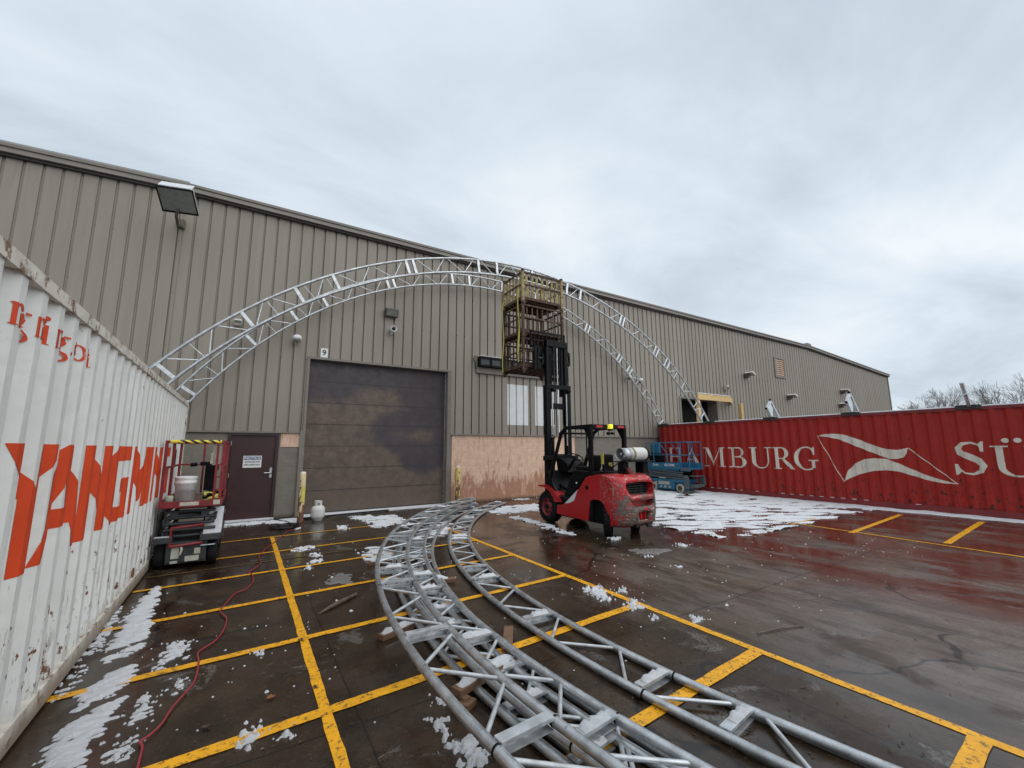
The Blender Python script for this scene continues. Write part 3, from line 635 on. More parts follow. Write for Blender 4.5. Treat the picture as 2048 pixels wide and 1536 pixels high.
def strokes(pts, ws):
    """thick line with varying width -> list of quads"""
    out = []; n = len(pts)
    L_, R_ = [], []
    for i, (p, w) in enumerate(zip(pts, ws)):
        a = Vector(pts[max(i - 1, 0)]); c = Vector(pts[min(i + 1, n - 1)]); d = (c - a).normalized(); q = Vector((-d.y, d.x)); p = Vector(p)
        L_.append(p + q * w / 2); R_.append(p - q * w / 2)
    return [[tuple(L_[i]), tuple(L_[i + 1]), tuple(R_[i + 1]), tuple(R_[i])] for i in range(n - 1)]
def ring(cx, cz, rx, rz, wt, wn, a0, a1, n=22):
    pts, ws = [], []
    for i in range(n + 1):
        a = R(a0 + (a1 - a0) * i / n); pts.append((cx + rx * math.cos(a), cz + rz * math.sin(a))); ws.append(wn + (wt - wn) * abs(math.cos(a)) ** 1.3)
    return strokes(pts, ws)
def bx(a, b_, c, d): return [[(a, b_), (c, b_), (c, d), (a, d)]]
SW, SN = .17, .055       # thick and thin strokes of the serif letters, in letter heights
def serif(x_, y_, w=.17): return bx(x_ - w, y_ - (.0 if y_ < .5 else .045), x_ + w, y_ + (.045 if y_ < .5 else 0))
def G(ch):
    g = []
    if ch == 'H': g = bx(.18, 0, .32, 1) + bx(.74, 0, .88, 1) + bx(.32, .47, .74, .53) + serif(.25, 0) + serif(.25, 1) + serif(.81, 0) + serif(.81, 1); w = 1.06
    elif ch == 'A': g = [[(.08, 0), (.14, 0), (.50, .93), (.46, 1.0)], [(.46, 1.0), (.50, 1.0), (.90, 0), (.74, 0), (.43, .80)]] + bx(.24, .32, .68, .375) + serif(.11, 0, .13) + serif(.82, 0, .16); w = .98
    elif ch == 'M': g = bx(.17, 0, .225, 1) + bx(1.0, 0, 1.14, 1) + [[(.17, 1), (.34, 1), (.66, .22), (.60, 0)], [(.60, 0), (.66, .22), (1.0, 1), (.95, 1), (.62, .2)]] + serif(.20, 0, .15) + serif(.16, 1, .13) + serif(1.07, 0, .17) + serif(1.1, 1, .13); w = 1.3
    elif ch == 'B': g = bx(.17, 0, .31, 1) + bx(.05, 0, .5, .05) + bx(.05, .95, .48, 1) + bx(.31, .5, .5, .55) + ring(.46, .755, .20, .225, .14, .05, -90, 90) + ring(.50, .27, .235, .25, .15, .05, -90, 90); w = .85
    elif ch == 'U': g = bx(.16, .3, .30, 1) + bx(.80, .3, .85, 1) + ring(.525, .32, .295, .30, .13, .05, 180, 275) + ring(.525, .32, .295, .30, .05, .05, 270, 360) + serif(.23, 1) + serif(.825, 1, .14); w = 1.0
    elif ch == 'R': g = bx(.17, 0, .31, 1) + bx(.05, .95, .48, 1) + bx(.31, .46, .46, .51) + ring(.45, .73, .22, .245, .14, .05, -90, 90) + [[(.40, .49), (.56, .49), (1.0, 0), (.80, 0)]] + serif(.24, 0); w = .96
    elif ch == 'G': g = ring(.54, .5, .40, .49, .15, .05, 48, 300, 30) + bx(.72, .10, .86, .42) + bx(.60, .39, .98, .44) + [[(.82, .66), (.87, .66), (.87, 1.0), (.83, 1.0), (.76, .88)]] + strokes([(.73, .07), (.79, .12)], [.05, .05]); w = 1.03
    elif ch == 'S':
        pts = [(.66, .76), (.60, .90), (.45, .965), (.28, .93), (.19, .80), (.22, .66), (.40, .54), (.56, .43), (.64, .28), (.58, .12), (.42, .03), (.26, .06), (.14, .2)]
        g = strokes(pts, [.03, .05, .06, .10, .14, .17, .18, .18, .15, .11, .06, .05, .03]) + [[(.62, .70), (.68, .70), (.70, 1), (.66, 1), (.60, .93)], [(.08, .32), (.14, .32), (.20, .1), (.12, 0), (.08, 0)]]; w = .78
    elif ch == 'D': g = bx(.17, 0, .31, 1) + bx(.05, 0, .45, .05) + bx(.05, .95, .45, 1) + ring(.45, .5, .38, .475, .15, .05, -90, 90); w = 1.0
    elif ch == 'n': g = bx(.12, 0, .28, .95) + bx(.50, 0, .66, .6) + ring(.42, .68, .16, .25, .14, .09, 0, 150, 12) + serif(.20, 0, .15) + [[(.02, .90), (.12, .95), (.12, .84)]] + serif(.58, 0, .15); w = .78
    elif ch == 'm': g = bx(.12, 0, .28, .95) + bx(.48, 0, .64, .6) + bx(.84, 0, 1.0, .6) + ring(.42, .68, .14, .25, .13, .09, 0, 150, 10) + ring(.78, .68, .14, .25, .13, .09, 0, 150, 10) + serif(.20, 0, .14) + serif(.56, 0, .13) + serif(.92, 0, .14); w = 1.1
    elif ch == 'i': g = bx(.12, 0, .28, .95) + serif(.20, 0, .15) + [[(.02, .90), (.12, .95), (.12, .84)]] + [[(.2 + .1 * math.cos(R(k * 30)), 1.28 + .12 * math.sin(R(k * 30))) for k in range(12)]]; w = .42
    elif ch == 'g': g = ring(.33, .62, .22, .28, .15, .07, 0, 360, 20) + ring(.36, -.22, .28, .20, .13, .06, 150, 390, 20) + strokes([(.25, .36), (.14, .22), (.20, .08), (.42, .03), (.58, -.04), (.62, -.14)], [.06, .08, .10, .14, .14, .12]) + bx(.48, .82, .70, .92); w = .72
    elif ch == 'c': g = ring(.38, .48, .26, .43, .17, .07, 50, 310, 20) + [[(.55 + .09 * math.cos(R(k * 45)), .68 + .09 * math.sin(R(k * 45))) for k in range(8)]]; w = .66
    elif ch == 'o': g = ring(.37, .48, .26, .43, .17, .07, 0, 360, 24); w = .74
    elif ch == '.': g = [[(.15 + .1 * math.cos(R(k * 30)), .1 + .1 * math.sin(R(k * 30))) for k in range(12)]]; w = .3
    return g, w
def lay(ch, ya, yb, z0, h):
    g, w = G(ch); return [[(ya + (yb - ya) * p[0] / w, z0 + h * p[1]) for p in poly] for poly in g]

wc = T('shipping_container', 'white rust-marked shipping container with orange YANG MING lettering on the left', 'shipping container', (-1.02, 10.2, 0))
wc.rotation_euler.z = R(.37)
CW = Cont(-1.02, -1, -1.55, 10.62, 3.262, .2638, 'cwhite', 'crailw', wc)
Y_ = [(0, 1), (.26, 1), (.26, .90), (.59, .645), (.605, 1), (1, 1), (1, .86), (.71, .62), (.71, 0), (.42, 0), (.42, .58), (.08, .86)]
A_ = [[(0, 0), (.12, .28), (.13, .74), (.19, .82), (.46, 1), (.55, 1), (.80, .72), (.86, .63), (1, .02), (.90, 0), (.82, .25), (.20, .25), (.13, 0)], [(.36, .42), (.54, .42), (.50, .66)]]
N_ = [(0, 0), (0, 1), (.24, 1), (.70, .42), (.70, 1), (1, 1), (1, 0), (.72, 0), (.30, .56), (.30, 0)]
G_ = [(.14, 0), (0, .16), (0, .84), (.14, 1), (1, 1), (1, .80), (.34, .80), (.30, .74), (.30, .24), (.34, .19), (.70, .19), (.70, .38), (.50, .38), (.50, .56), (1, .56), (1, 0)]
M_ = [(0, 0), (0, 1), (.24, 1), (.5, .5), (.76, 1), (1, 1), (1, 0), (.78, 0), (.78, .55), (.58, .12), (.42, .12), (.22, .55), (.22, 0)]
def sc(poly, a, b_, z0=.978, h=.71):
    if isinstance(poly[0], list): return [sc(q, a, b_, z0, h) for q in poly]
    return [(a + (b_ - a) * p[0], z0 + h * p[1]) for p in poly]
for nm, po, a, b_ in (('letter_y', Y_, 3.14, 3.76), ('letter_a', A_, 3.66, 4.35), ('letter_n', N_, 4.46, 5.20), ('letter_g', G_, 5.24, 5.90), ('letter_m', M_, 6.08, 6.98), ('letter_i', [(0, 0), (0, 1), (1, 1), (1, 0)], 7.10, 7.33), ('letter_n', N_, 7.40, 8.10), ('letter_g', G_, 8.20, 8.86)):
    CW.paint(nm, [sc(po, a, b_)], 'orange')
for ch, ya, yb in (('n', 2.89, 3.01), ('g', 3.025, 3.15), ('m', 3.165, 3.34), ('i', 3.37, 3.435), ('n', 3.445, 3.57), ('g', 3.58, 3.70), ('.', 3.71, 3.745), ('c', 3.765, 3.875), ('o', 3.885, 4.0), ('m', 4.03, 4.22)):
    CW.paint('letter_' + (ch if ch != '.' else 'dot'), lay(ch, ya, yb, 2.25, .118), 'orange')
CW.paint('emblem', [sc([(0, .5), (.5, 1), (1, .5), (.5, 0)], 9.38, 9.7, 1.33, .35)], 'ink')
P('roof_snow', MB().box((-3.4, -1.4, 2.587), (-1.15, 10.5, 2.612)), 'snow', wc, .01)

rc = T('shipping_container', 'red shipping container with cream HAMBURG and flag emblem on the right', 'shipping container', (14.78, 5.8, 0))
CRD = Cont(14.78, 1, -.3, 11.9, 7.04, .272, 'cred', 'crailr', rc)
for ch, a, b_ in (('H', 11.52, 10.78), ('A', 10.74, 10.02), ('M', 9.92, 9.0), ('B', 8.93, 8.24), ('U', 8.19, 7.38), ('R', 7.42, 6.75), ('G', 6.78, 6.03)):
    CRD.paint('letter_' + ch.lower(), lay(ch, a, b_, .935, .70), 'cream')
CRD.paint('letter_s', lay('S', 3.2, 2.53, .95, .80), 'cream')
CRD.paint('letter_u', lay('U', 2.56, 1.72, .945, .70) + [[(2.25 + .06 * math.cos(R(k * 20)), 1.765 + .055 * math.sin(R(k * 20))) for k in range(18)], [(2.06 + .06 * math.cos(R(k * 20)), 1.765 + .055 * math.sin(R(k * 20))) for k in range(18)]], 'cream')
CRD.paint('letter_d', lay('D', 1.70, .95, .945, .70), 'cream')
UP = [(6.028, 1.972), (5.816, 2.017), (5.614, 2.025), (5.349, 1.991), (5.012, 1.849), (4.696, 1.681), (4.43, 1.573), (4.186, 1.547), (3.963, 1.599), (3.998, 1.459), (4.068, 1.356), (4.213, 1.31), (4.376, 1.307), (4.575, 1.401), (4.823, 1.519), (5.145, 1.684), (5.483, 1.858), (5.749, 1.927)]
LO = [(5.477, 0.636), (5.337, 0.961), (5.154, 1.16), (4.936, 1.288), (4.713, 1.319), (4.438, 1.306), (4.186, 1.188), (3.892, 1.021), (3.645, 0.897), (3.37, 0.793), (3.122, 0.722), (3.344, 0.723), (3.605, 0.766), (3.964, 0.893), (4.248, 0.986), (4.492, 1.001), (4.75, 0.972), (5.047, 0.878), (5.264, 0.772)]
CRD.paint('flag_emblem', [UP, LO] + strokes([(6.03, 1.975), (5.477, .636)], [.02, .02]) + strokes([(3.963, 1.6), (3.13, .725)], [.02, .02]), 'cream')
P('roof_snow', MB().box((14.86, -.1, 2.587), (17.1, 11.7, 2.615)).box((14.775, .0, 2.581), (14.85, 11.6, 2.595)), 'snow', rc, .008)
# clamp plates on the near top rail
for yy in (9.55, 7.33, 5.11, 2.74, 11.6):
    P('clamp_plate', MB().box((14.745, yy - .22, 2.575), (15.2, yy + .22, 2.625)).box((14.745, yy - .22, 2.53), (14.776, yy + .22, 2.575)), 'trim_dark', rc, .005)
b = MB()
for k in range(24):
    yy = 7.04 - .136 - .272 * k + .272 * 12
    if .2 < yy < 10.4 and random.random() < .8: b.box((14.79, yy - .05, .153), (14.835, yy + .05, .165 + random.random() * .008))
P('rail_snow', b, 'snow', rc, .004)

# ================================================================== TRUSSES
# members: angle on the outer chord, angle on the inner chord; P plates, D round braces, R thin rods
ARCH = [('P', -49.3, -49.3), ('D', -48.5, -46.4), ('R', -46.0, -45.9), ('D', -43.4, -45.4), ('D', -43.0, -40.8), ('P', -40.2, -40.2), ('D', -37.7, -39.9), ('R', -37.4, -37.2), ('D', -36.9, -34.8), ('P', -34.0, -34.0),
        ('R', -33.0, -32.6), ('D', -30.5, -32.4), ('R', -30.2, -30.0), ('P', -29.4, -29.4), ('D', -28.9, -26.6), ('D', -24.6, -26.4), ('D', -24.3, -22.1), ('D', -20.1, -21.9), ('P', -19.6, -19.6), ('P', -18.6, -18.6),
        ('D', -18.1, -15.8), ('D', -13.8, -15.6), ('D', -13.4, -11.2), ('D', -9.1, -10.9), ('P', -8.4, -8.4), ('D', -8.0, -5.9), ('P', -5.2, -5.2), ('D', -3.2, -4.9), ('D', -2.8, -.9), ('D', .8, -.7), ('P', 1.4, 1.4),
        ('D', 2.0, 4.0), ('D', 6.0, 4.2), ('D', 6.3, 8.2), ('P', 8.75, 8.75), ('D', 11.2, 9.6), ('P', 11.8, 11.8), ('D', 12.3, 14.6), ('D', 16.6, 14.9), ('D', 17.1, 19.3), ('D', 21.4, 19.5), ('P', 21.9, 21.9), ('P', 22.8, 22.8),
        ('D', 23.2, 25.3), ('D', 27.3, 25.6), ('D', 27.7, 29.8), ('D', 31.8, 30.0), ('P', 32.2, 32.2), ('P', 33.1, 33.1), ('P', 35.9, 35.9), ('P', 36.9, 36.9), ('D', 39.6, 37.6), ('D', 39.8, 39.8), ('D', 42.7, 42.8), ('D', 45.3, 43.4),
        ('D', 48.0, 48.0), ('D', 49.8, 48.5), ('P', 50.9, 50.9)]
def zig(pl, a_end):
    """members for the trusses lying in the yard: plates at the listed angles, zigzag braces between"""
    out = [('P', a, a) for a in pl]; side = 0
    for a, b_ in zip(pl[:-1], pl[1:]):
        g = a - b_
        if g < 1.6: continue
        n = max(1, round((g - .8) / 2.05)); st = (g - .8) / n; q = a - .4
        for k in range(n):
            u, v = q - .08 - k * st, q + .08 - (k + 1) * st
            out.append(('D', u, v) if side == 0 else ('D', v, u)); side ^= 1
    return out
YARD = zig([52.6, 43.4, 42.6, 36.5, 35.6, 24.9, 23.7, 13.4, 10.4, 2.85, -4.7, -7.9, -17.5, -18.5, -30, -31, -42, -50], 0)
def truss(label, fr, up, Ro, Ri, a0, a1, mem, loc, group, rp=.0285, snow=None, sleeves=(), pw=.066, ph=.062, ends=None):
    t = T('arch_truss', label, 'truss', loc, group)
    for r, nm in ((Ro, 'outer_chord'), (Ri, 'inner_chord')):
        if ends and r == Ri: a0, a1 = -ends[0], ends[0]
        n = int(abs(a1 - a0) / .8)
        P(nm, MB().pipe([fr(r, a0 + (a1 - a0) * k / n) for k in range(n + 1)], rp, 14), 'galv', t)
    for k, a, b_ in mem:
        p, q = fr(Ro, a), fr(Ri, b_); d = (q - p).normalized()
        p2, q2 = p + d * rp * .6, q - d * rp * .6
        if k == 'P':
            side = d.cross(up).normalized(); b = MB(); zt_ = up * (ph / 2)
            b.beam(p2 + zt_, q2 + zt_, pw, .007, up); b.beam(p2 - side * pw * .42, q2 - side * pw * .42, .007, ph, up); b.beam(p2 - zt_, q2 - zt_, pw * .8, .006, up)
            b.beam(p2 + side * pw * .42 + zt_ * .75, q2 + side * pw * .42 + zt_ * .75, .006, .016, up)
            o = P('cross_plate', b, 'galv2', t)
            if abs(a) < 30 or up.z < .5:
                hb_ = MB()
                for f_ in (.16, .5, .84):
                    c = p2.lerp(q2, f_); hb_.pipe([c - side * pw * .5, c - side * pw * .2], .009, 8)
                P('bolt', hb_, 'dark', o)
            if snow and random.random() < snow:
                sb = MB(); nn = 9; vs = []
                f0, f1 = sorted((random.uniform(.03, .3), random.uniform(.75, .97)))
                for i in range(nn + 1):
                    c = p2.lerp(q2, f0 + (f1 - f0) * i / nn) + zt_ + up * .0035; hh = .012 + .022 * random.random() if 0 < i < nn else .002; w_ = pw * random.uniform(.36, .5)
                    vs += [c - side * w_, c - side * w_ * .7 + up * hh, c + side * w_ * .7 + up * hh, c + side * w_]
                sb.add(vs, [(4 * i + j, 4 * i + j + 1, 4 * i + j + 5, 4 * i + j + 4) for i in range(nn) for j in range(3)], True); P('snow_cap', sb, 'snow', o)
        else: P('brace' if k == 'D' else 'rod', MB().pipe([p2, q2], .0135 if k == 'D' else .008, 8), 'galv2', t)
    for a in sleeves:
        for r in (Ro, Ri): P('splice_ring', MB().pipe([fr(r, a - .035), fr(r, a + .035)], rp + .0025, 14), 'black', t)
    return t
def arch_fr(cx, cz, Y, mir=False): return lambda r, a: Vector((cx + r * math.sin(R(a)), Y, cz + r * math.cos(R(a))))
ga = 'galvanised arch trusses spanning the two containers'
truss('nearer, higher standing galvanised arch truss between the containers', arch_fr(6.633, -3.78, 9.836), Vector((0, -1, 0)), 10.71, 10.33, -53.3, 53.3, ARCH, (6.6, 9.84, 2.62), ga, snow=0, ends=(51.7, -51.7), rp=.031)
truss('farther, lower standing galvanised arch truss close to the wall', arch_fr(6.71, -2.52, 11.72), Vector((0, -1, 0)), 9.76, 9.42, -58.2, 58.2, [(k, a * 1.12, b_ * 1.12) for k, a, b_ in ARCH], (6.7, 11.72, 2.62), ga, rp=.028, ends=(57, -57))
def yard_fr(cx, cy_, z): return lambda r, a: Vector((cx - r * math.cos(R(a)), cy_ + r * math.sin(R(a)), z))
gb = 'curved trusses lying in the yard'; UPZ = Vector((0, 0, 1))
truss('single curved truss lying apart to the right of the stack, snow on its plates', yard_fr(12.70, 3.04, .034), UPZ, 10.38, 10.02, 53.2, -40, YARD, (3, 4, 0), gb, snow=.85, sleeves=(10.1, -5.0))
truss('topmost curved truss of the stack, hanging over to the left', yard_fr(11.456, 2.604, .257), UPZ, 10.38, 10.02, 52.8, -38, [(k, a + .9, b_ + .9) for k, a, b_ in YARD], (2, 4, 0), gb, snow=.12, sleeves=(10.9, -3.9))
truss('middle curved truss of the stack, just under the topmost one', yard_fr(11.87, 3.05, .125), UPZ, 10.38, 10.02, 50.5, -38, [(k, a - 1.6, b_ - 1.6) for k, a, b_ in YARD], (2.2, 4, 0), gb, snow=.75, sleeves=(8.6, -6.4))
truss('lowest curved truss of the stack, lying flat on the concrete', yard_fr(11.83, 3.16, .034), UPZ, 10.38, 10.02, 49.5, -38, [(k, a + .9, b_ + .9) for k, a, b_ in YARD], (2.2, 4.2, 0), gb, snow=.8)
truss('lower curved truss of the stack, offset to the right of the lowest', yard_fr(11.96, 2.93, .034), UPZ, 10.38, 10.02, 50.0, -38, [(k, a - 3.1, b_ - 3.1) for k, a, b_ in YARD], (2.3, 4.1, 0), gb, snow=.6)
# timber bearers
def plank(p, q, w, h, z, label, mat='wood', snow=True, roll=0):
    t = T('timber_block', label, 'timber', (p[0], p[1], 0), None); P('timber', MB().beam((*p, z + h / 2), (*q, z + h / 2), w, h), mat, t, .004)
    if snow:
        d = (Vector(q) - Vector(p)); a = Vector(p) + d * .05; b_ = Vector(q) - d * .1; b = MB(); n = 8; s_ = Vector((-d.y, d.x)).normalized(); vs = []
        for i in range(n + 1):
            c = a.lerp(b_, i / n); hh = .02 + .02 * random.random() if 0 < i < n else 0; w_ = w * random.uniform(.3, .48)
            vs += [(*(c - s_ * w_), z + h + .001), (*(c - s_ * w_ * .6), z + h + hh), (*(c + s_ * w_ * .6), z + h + hh), (*(c + s_ * w_), z + h + .001)]
        b.add(vs, [(4 * i + j, 4 * i + j + 1, 4 * i + j + 5, 4 * i + j + 4) for i in range(n) for j in range(3)], True); P('snow_cap', b, 'snow', t)
plank((1.29, 2.77), (1.90, 2.97), .09, .045, .045, 'long snow topped timber wedged under the near end of the truss stack')
plank((1.93, 3.17), (2.18, 3.55), .085, .035, 0, 'reddish board sticking out between the stack and the single truss', snow=False)
plank((1.52, 5.52), (2.36, 5.12), .10, .045, .0, 'snow topped timber crossing under the middle of the truss stack')
plank((1.12, 3.97), (1.55, 4.12), .09, .045, .0, 'snow dusted timber poking out left of the truss stack')
plank((1.62, 6.5), (2.55, 6.35), .09, .045, .0, 'timber under the far half of the truss stack')
TOP('wood_chip', MB().box((1.29, 2.66, 0), (1.39, 2.74, .035), .5).box((1.31, 2.7, .03), (1.36, 2.78, .05), .2), 'wood', 'small broken wood block on the concrete under the near stack', 'wood block')
b = MB().pipe([(.748, 4.87, .015), (.86, 4.97, .02), (1.0, 5.09, .022), (1.2, 5.26, .018)], .02, 7, rs=[.004, .02, .026, .018]); TOP('splintered_board', b, 'oldwood', 'dark pointed splinter of wood lying on the wet concrete', 'wood splinter')

# galvanised foot stubs on the red container roof
for i, (yy, lb) in enumerate(((7.33, 'galvanised diamond shaped foot stub on the red container, nearer the arch'), (5.11, 'galvanised diamond shaped foot stub on the red container, middle one'), (2.74, 'pale galvanised pipe stub on the red container near the right edge of the photo'))):
    t = T('foot_stub', lb, 'truss foot', (14.95, yy, 2.62), None)
    if i < 2:
        P('leg', MB().beam((14.62, yy, 2.62 + .27), (14.88, yy, 3.16), .07, .07, (0, 1, 0)), 'galv2', t); P('leg', MB().beam((14.88, yy, 3.18), (15.35, yy, 2.62), .07, .07, (0, 1, 0)), 'galv', t)
        P('leg', MB().beam((14.62, yy, 2.93), (14.86, yy, 2.62), .06, .06, (0, 1, 0)), 'galv', t); P('gusset', MB().prism([(14.68, 2.9), (14.86, 3.1), (15.0, 2.95), (14.95, 2.62), (14.84, 2.62)], 'Y', yy - .012, yy + .012), 'galv2', t)
        P('bolt', MB().box((14.58, yy - .03, 2.88), (14.64, yy + .03, 2.94)).box((14.85, yy - .03, 3.17), (14.91, yy + .03, 3.24)), 'black', t)
    else:
        P('leg', MB().pipe([(14.9, yy, 2.6), (14.55, yy, 3.16)], .045, 12), 'galv2', t); P('leg', MB().pipe([(14.75, yy - .03, 2.6), (14.58, yy - .03, 2.88)], .04, 12), 'galv', t)
    P('base_plate', MB().box((14.7, yy - .15, 2.625), (15.4, yy + .15, 2.64)), 'galv2', t)

# ================================================================== STILLAGE CAGES
X0, X1, Y0, Y1 = 5.57, 6.87, 8.36, 9.33
def stillage(z, mat, barw, label, top=False):
    t = T('stacking_cage', label, 'stacking cage', ((X0 + X1) / 2, (Y0 + Y1) / 2, z), 'three steel cages stacked on the forks')
    H_ = .86; pw = .065
    for x_ in (X0, X1 - pw):
        for y_ in (Y0, Y1 - pw):
            po = P('post', MB().box((x_, y_, z + .08), (x_ + pw, y_ + pw, z + H_)), mat if top else 'rust', t, .004)
            cx, cy_ = x_ + pw / 2, y_ + pw / 2; sx = 1 if x_ == X0 else -1
            P('foot', MB().lathe([(.0, 0), (.028, 0), (.04, .03), (.036, .09), (0, .09)], (cx, cy_, z - .0), 'Z', 10), 'rust', po)
            P('gusset', MB().prism([(cx, z + .14), (cx + sx * .17, z + .14), (cx + sx * .03, z - .02), (cx, z - .02)], 'Y', cy_ - .006, cy_ + .006), 'rust', po)
            if top: P('cap', MB().lathe([(.03, 0), (.05, .01), (.045, .04), (.02, .055), (0, .055)], (cx, cy_, z + H_), 'Z', 8), 'rust', po)
    P('deck', MB().box((X0 + .03, Y0 + .03, z + .13), (X1 - .03, Y1 - .03, z + .15)), 'rust', t)
    b = MB()
    for k in range(5): b.box((X0 + .04, Y0 + .1 + k * .19, z + .08), (X1 - .04, Y0 + .14 + k * .19, z + .13))
    P('deck_joist', b, 'rust', t)
    for z_, hh in ((.12, .07), (.5, .035), (H_ - .045, .04)):
        zz = z + z_
        for q0, q1 in (((X0 + pw, Y0 + .008, zz), (X1 - pw, Y0 + .036, zz + hh)), ((X0 + pw, Y1 - .036, zz), (X1 - pw, Y1 - .008, zz + hh)), ((X0 + .008, Y0 + pw, zz), (X0 + .036, Y1 - pw, zz + hh)), ((X1 - .036, Y0 + pw, zz), (X1 - .008, Y1 - pw, zz + hh))):
            P('rail', MB().box(q0, q1), 'rust', t)
    nb = 8
    for k in range(1, nb):
        f_ = k / nb + random.uniform(-.012, .012); x_ = X0 + (X1 - X0) * f_
        P('bar', MB().box((x_ - barw / 2, Y0 + .036, z + .16), (x_ + barw / 2, Y0 + .044, z + H_ - .02)), mat, t)
        P('bar', MB().box((x_ - barw / 2, Y1 - .05, z + .16), (x_ + barw / 2, Y1 - .036, z + H_ - .02)), mat, t)
    for k in range(1, 6):
        y_ = Y0 + (Y1 - Y0) * (k / 6 + random.uniform(-.015, .015)); tl = random.uniform(-.02, .02)
        P('bar', MB().beam((X0 + .04, y_, z + .16), (X0 + .04, y_ + tl, z + H_ - .02), barw, .008, (0, 1, 0) if False else (1, 0, 0)), mat, t)
        P('bar', MB().beam((X1 - .04, y_, z + .16), (X1 - .04, y_ + tl, z + H_ - .02), barw, .008, (1, 0, 0)), mat, t)
stillage(3.50, 'rust', .038, 'bottom rusty brown steel cage of the stack of three, held against the fork carriage')
stillage(4.36, 'rust', .038, 'middle dark rusty steel cage of the stack of three')
stillage(5.22, 'yellowrust', .07, 'top cage of the stack of three, with peeling yellow bars', True)
for y_, z0, z1, w_, lb in ((9.27, 3.6, 5.5, .045, 'yellow webbing strap down the far left edge of the cages'), (8.52, 3.75, 5.62, .05, 'yellow webbing strap down the near left side of the cages, its tail flaring')):
    n = 14; vs = []
    for k in range(n + 1):
        f_ = k / n; z_ = z1 + (z0 - z1) * f_; ww = w_ * (1 + (.7 if y_ < 9 and .62 < f_ < .92 else 0)); xx = X0 - .02 - .02 * math.sin(f_ * 9)
        vs += [(xx, y_ - ww / 2, z_), (xx - .001, y_ + ww / 2, z_), (xx + .003, y_ + ww / 2, z_), (xx + .003, y_ - ww / 2, z_)]
    TOP('strap', MB().add(vs, [(4 * k + j, 4 * k + (j + 1) % 4, 4 * k + 4 + (j + 1) % 4, 4 * k + 4 + j) for k in range(n) for j in range(4)], True), 'strap', lb, 'strap')

# ================================================================== FORKLIFT
FL, FR, FC = 5.86, 6.87, 6.365
fk = T('forklift', 'red forklift with scraped counterweight and raised black mast holding three cages', 'forklift', (FC, 6.9, 0))
def wheel(x_, y_, r, w, steer, parent, rim, tread=26, name='wheel'):
    piv = (x_, y_, r); b = MB(); h = w / 2
    b.lathe([(r * .58, -h * .92), (r * .86, -h), (r * .96, -h * .8), (r * .975, 0), (r * .96, h * .8), (r * .86, h), (r * .58, h * .92)], piv, 'X', 36)
    for k in range(tread):
        for s_ in (-1, 1):
            a = 2 * math.pi * (k + (.25 if s_ > 0 else 0)) / tread
            q = MB().box((x_ + (.0 if s_ > 0 else -h * .9), y_ - .016 * r / .34, r * .95 + r), (x_ + (h * .9 if s_ > 0 else 0), y_ + .016 * r / .34, r * 1.0 + r)); q.rot('X', a, piv); b.add(q.v, q.f)
    b.rot('Z', steer, piv); w_ = P(name, b, 'rubber', parent)
    rm = MB()
    for s_ in (-1, 1):
        rm.lathe([(r * .6, s_ * h * .93), (r * .6, s_ * h * .7), (r * .5, s_ * h * .45), (r * .34, s_ * h * .5), (r * .3, s_ * h * .75), (0, s_ * h * .8)], piv, 'X', 28)
    rm.rot('Z', steer, piv); rr = P('rim', rm, rim, w_)
    nb_ = MB()
    for k in range(6):
        a = k * math.pi / 3
        for s_ in (-1, 1): nb_.lathe([(.0, s_ * h * .68), (.018, s_ * h * .68), (.018, s_ * h * .5)], (x_, y_ + math.cos(a) * r * .4, r + math.sin(a) * r * .4), 'X', 6)
    nb_.lathe([(0, -h * .9), (r * .16, -h * .9), (r * .18, -h * .6)], piv, 'X', 14).lathe([(0, h * .9), (r * .16, h * .9), (r * .18, h * .6)], piv, 'X', 14)
    nb_.rot('Z', steer, piv); P('hub', nb_, 'black', rr)
    return w_
for x_ in (FL + .10, FR - .10): wheel(x_, 7.88, .345, .21, 0, fk, 'redlift', 26)
for x_ in (FL + .14, FR - .14): wheel(x_, 6.12, .28, .17, R(-42), fk, 'redlift', 22)
# counterweight lofted across its width so that the rear corners round off
prof = [(6.42, 1.12), (6.2, 1.135), (5.95, 1.15), (5.78, 1.14), (5.66, 1.09), (5.59, .98), (5.56, .8), (5.545, .6), (5.555, .42), (5.58, .27), (5.66, .20), (5.72, .22), (5.735, .34), (5.78, .47), (5.88, .57), (6.0, .63), (6.15, .655), (6.3, .65), (6.42, .63)]
st = [-.52, -.505, -.48, -.44, -.38, -.30, -.15, 0, .15, .30, .38, .44, .48, .505, .52]; vs = []
for s_ in st:
    a = max(0, (abs(s_) - .24) / .28); sh = .30 * (1 - math.sqrt(max(0, 1 - a * a * .96)))
    for (y_, z_) in prof:
        k = max(0, min(1, (6.3 - y_) / .6)); vs.append((FC + s_ * (1 if k < .99 else 1), y_ + sh * k, z_ - (.03 * a * a if z_ > 1.05 else 0)))
m_ = len(prof); b = MB().add(vs, [(i * m_ + j, (i + 1) * m_ + j, (i + 1) * m_ + (j + 1) % m_, i * m_ + (j + 1) % m_) for i in range(len(st) - 1) for j in range(m_)], True)
b.add([vs[j] for j in range(m_)], [tuple(t) for t in tessellate_polygon([[Vector((p[0], p[1], 0)) for p in prof]])])
b.add([vs[(len(st) - 1) * m_ + j] for j in range(m_)], [tuple(t) for t in tessellate_polygon([[Vector((p[0], p[1], 0)) for p in prof]])])
cwt = P('counterweight', b, 'cwt', fk, label='scraped and battered counterweight, bare metal showing')
bmw = bmesh.new(); bmw.from_mesh(cwt.data); bmesh.ops.remove_doubles(bmw, verts=bmw.verts, dist=.0005); bmesh.ops.recalc_face_normals(bmw, faces=bmw.faces); bmw.to_mesh(cwt.data); bmw.free()
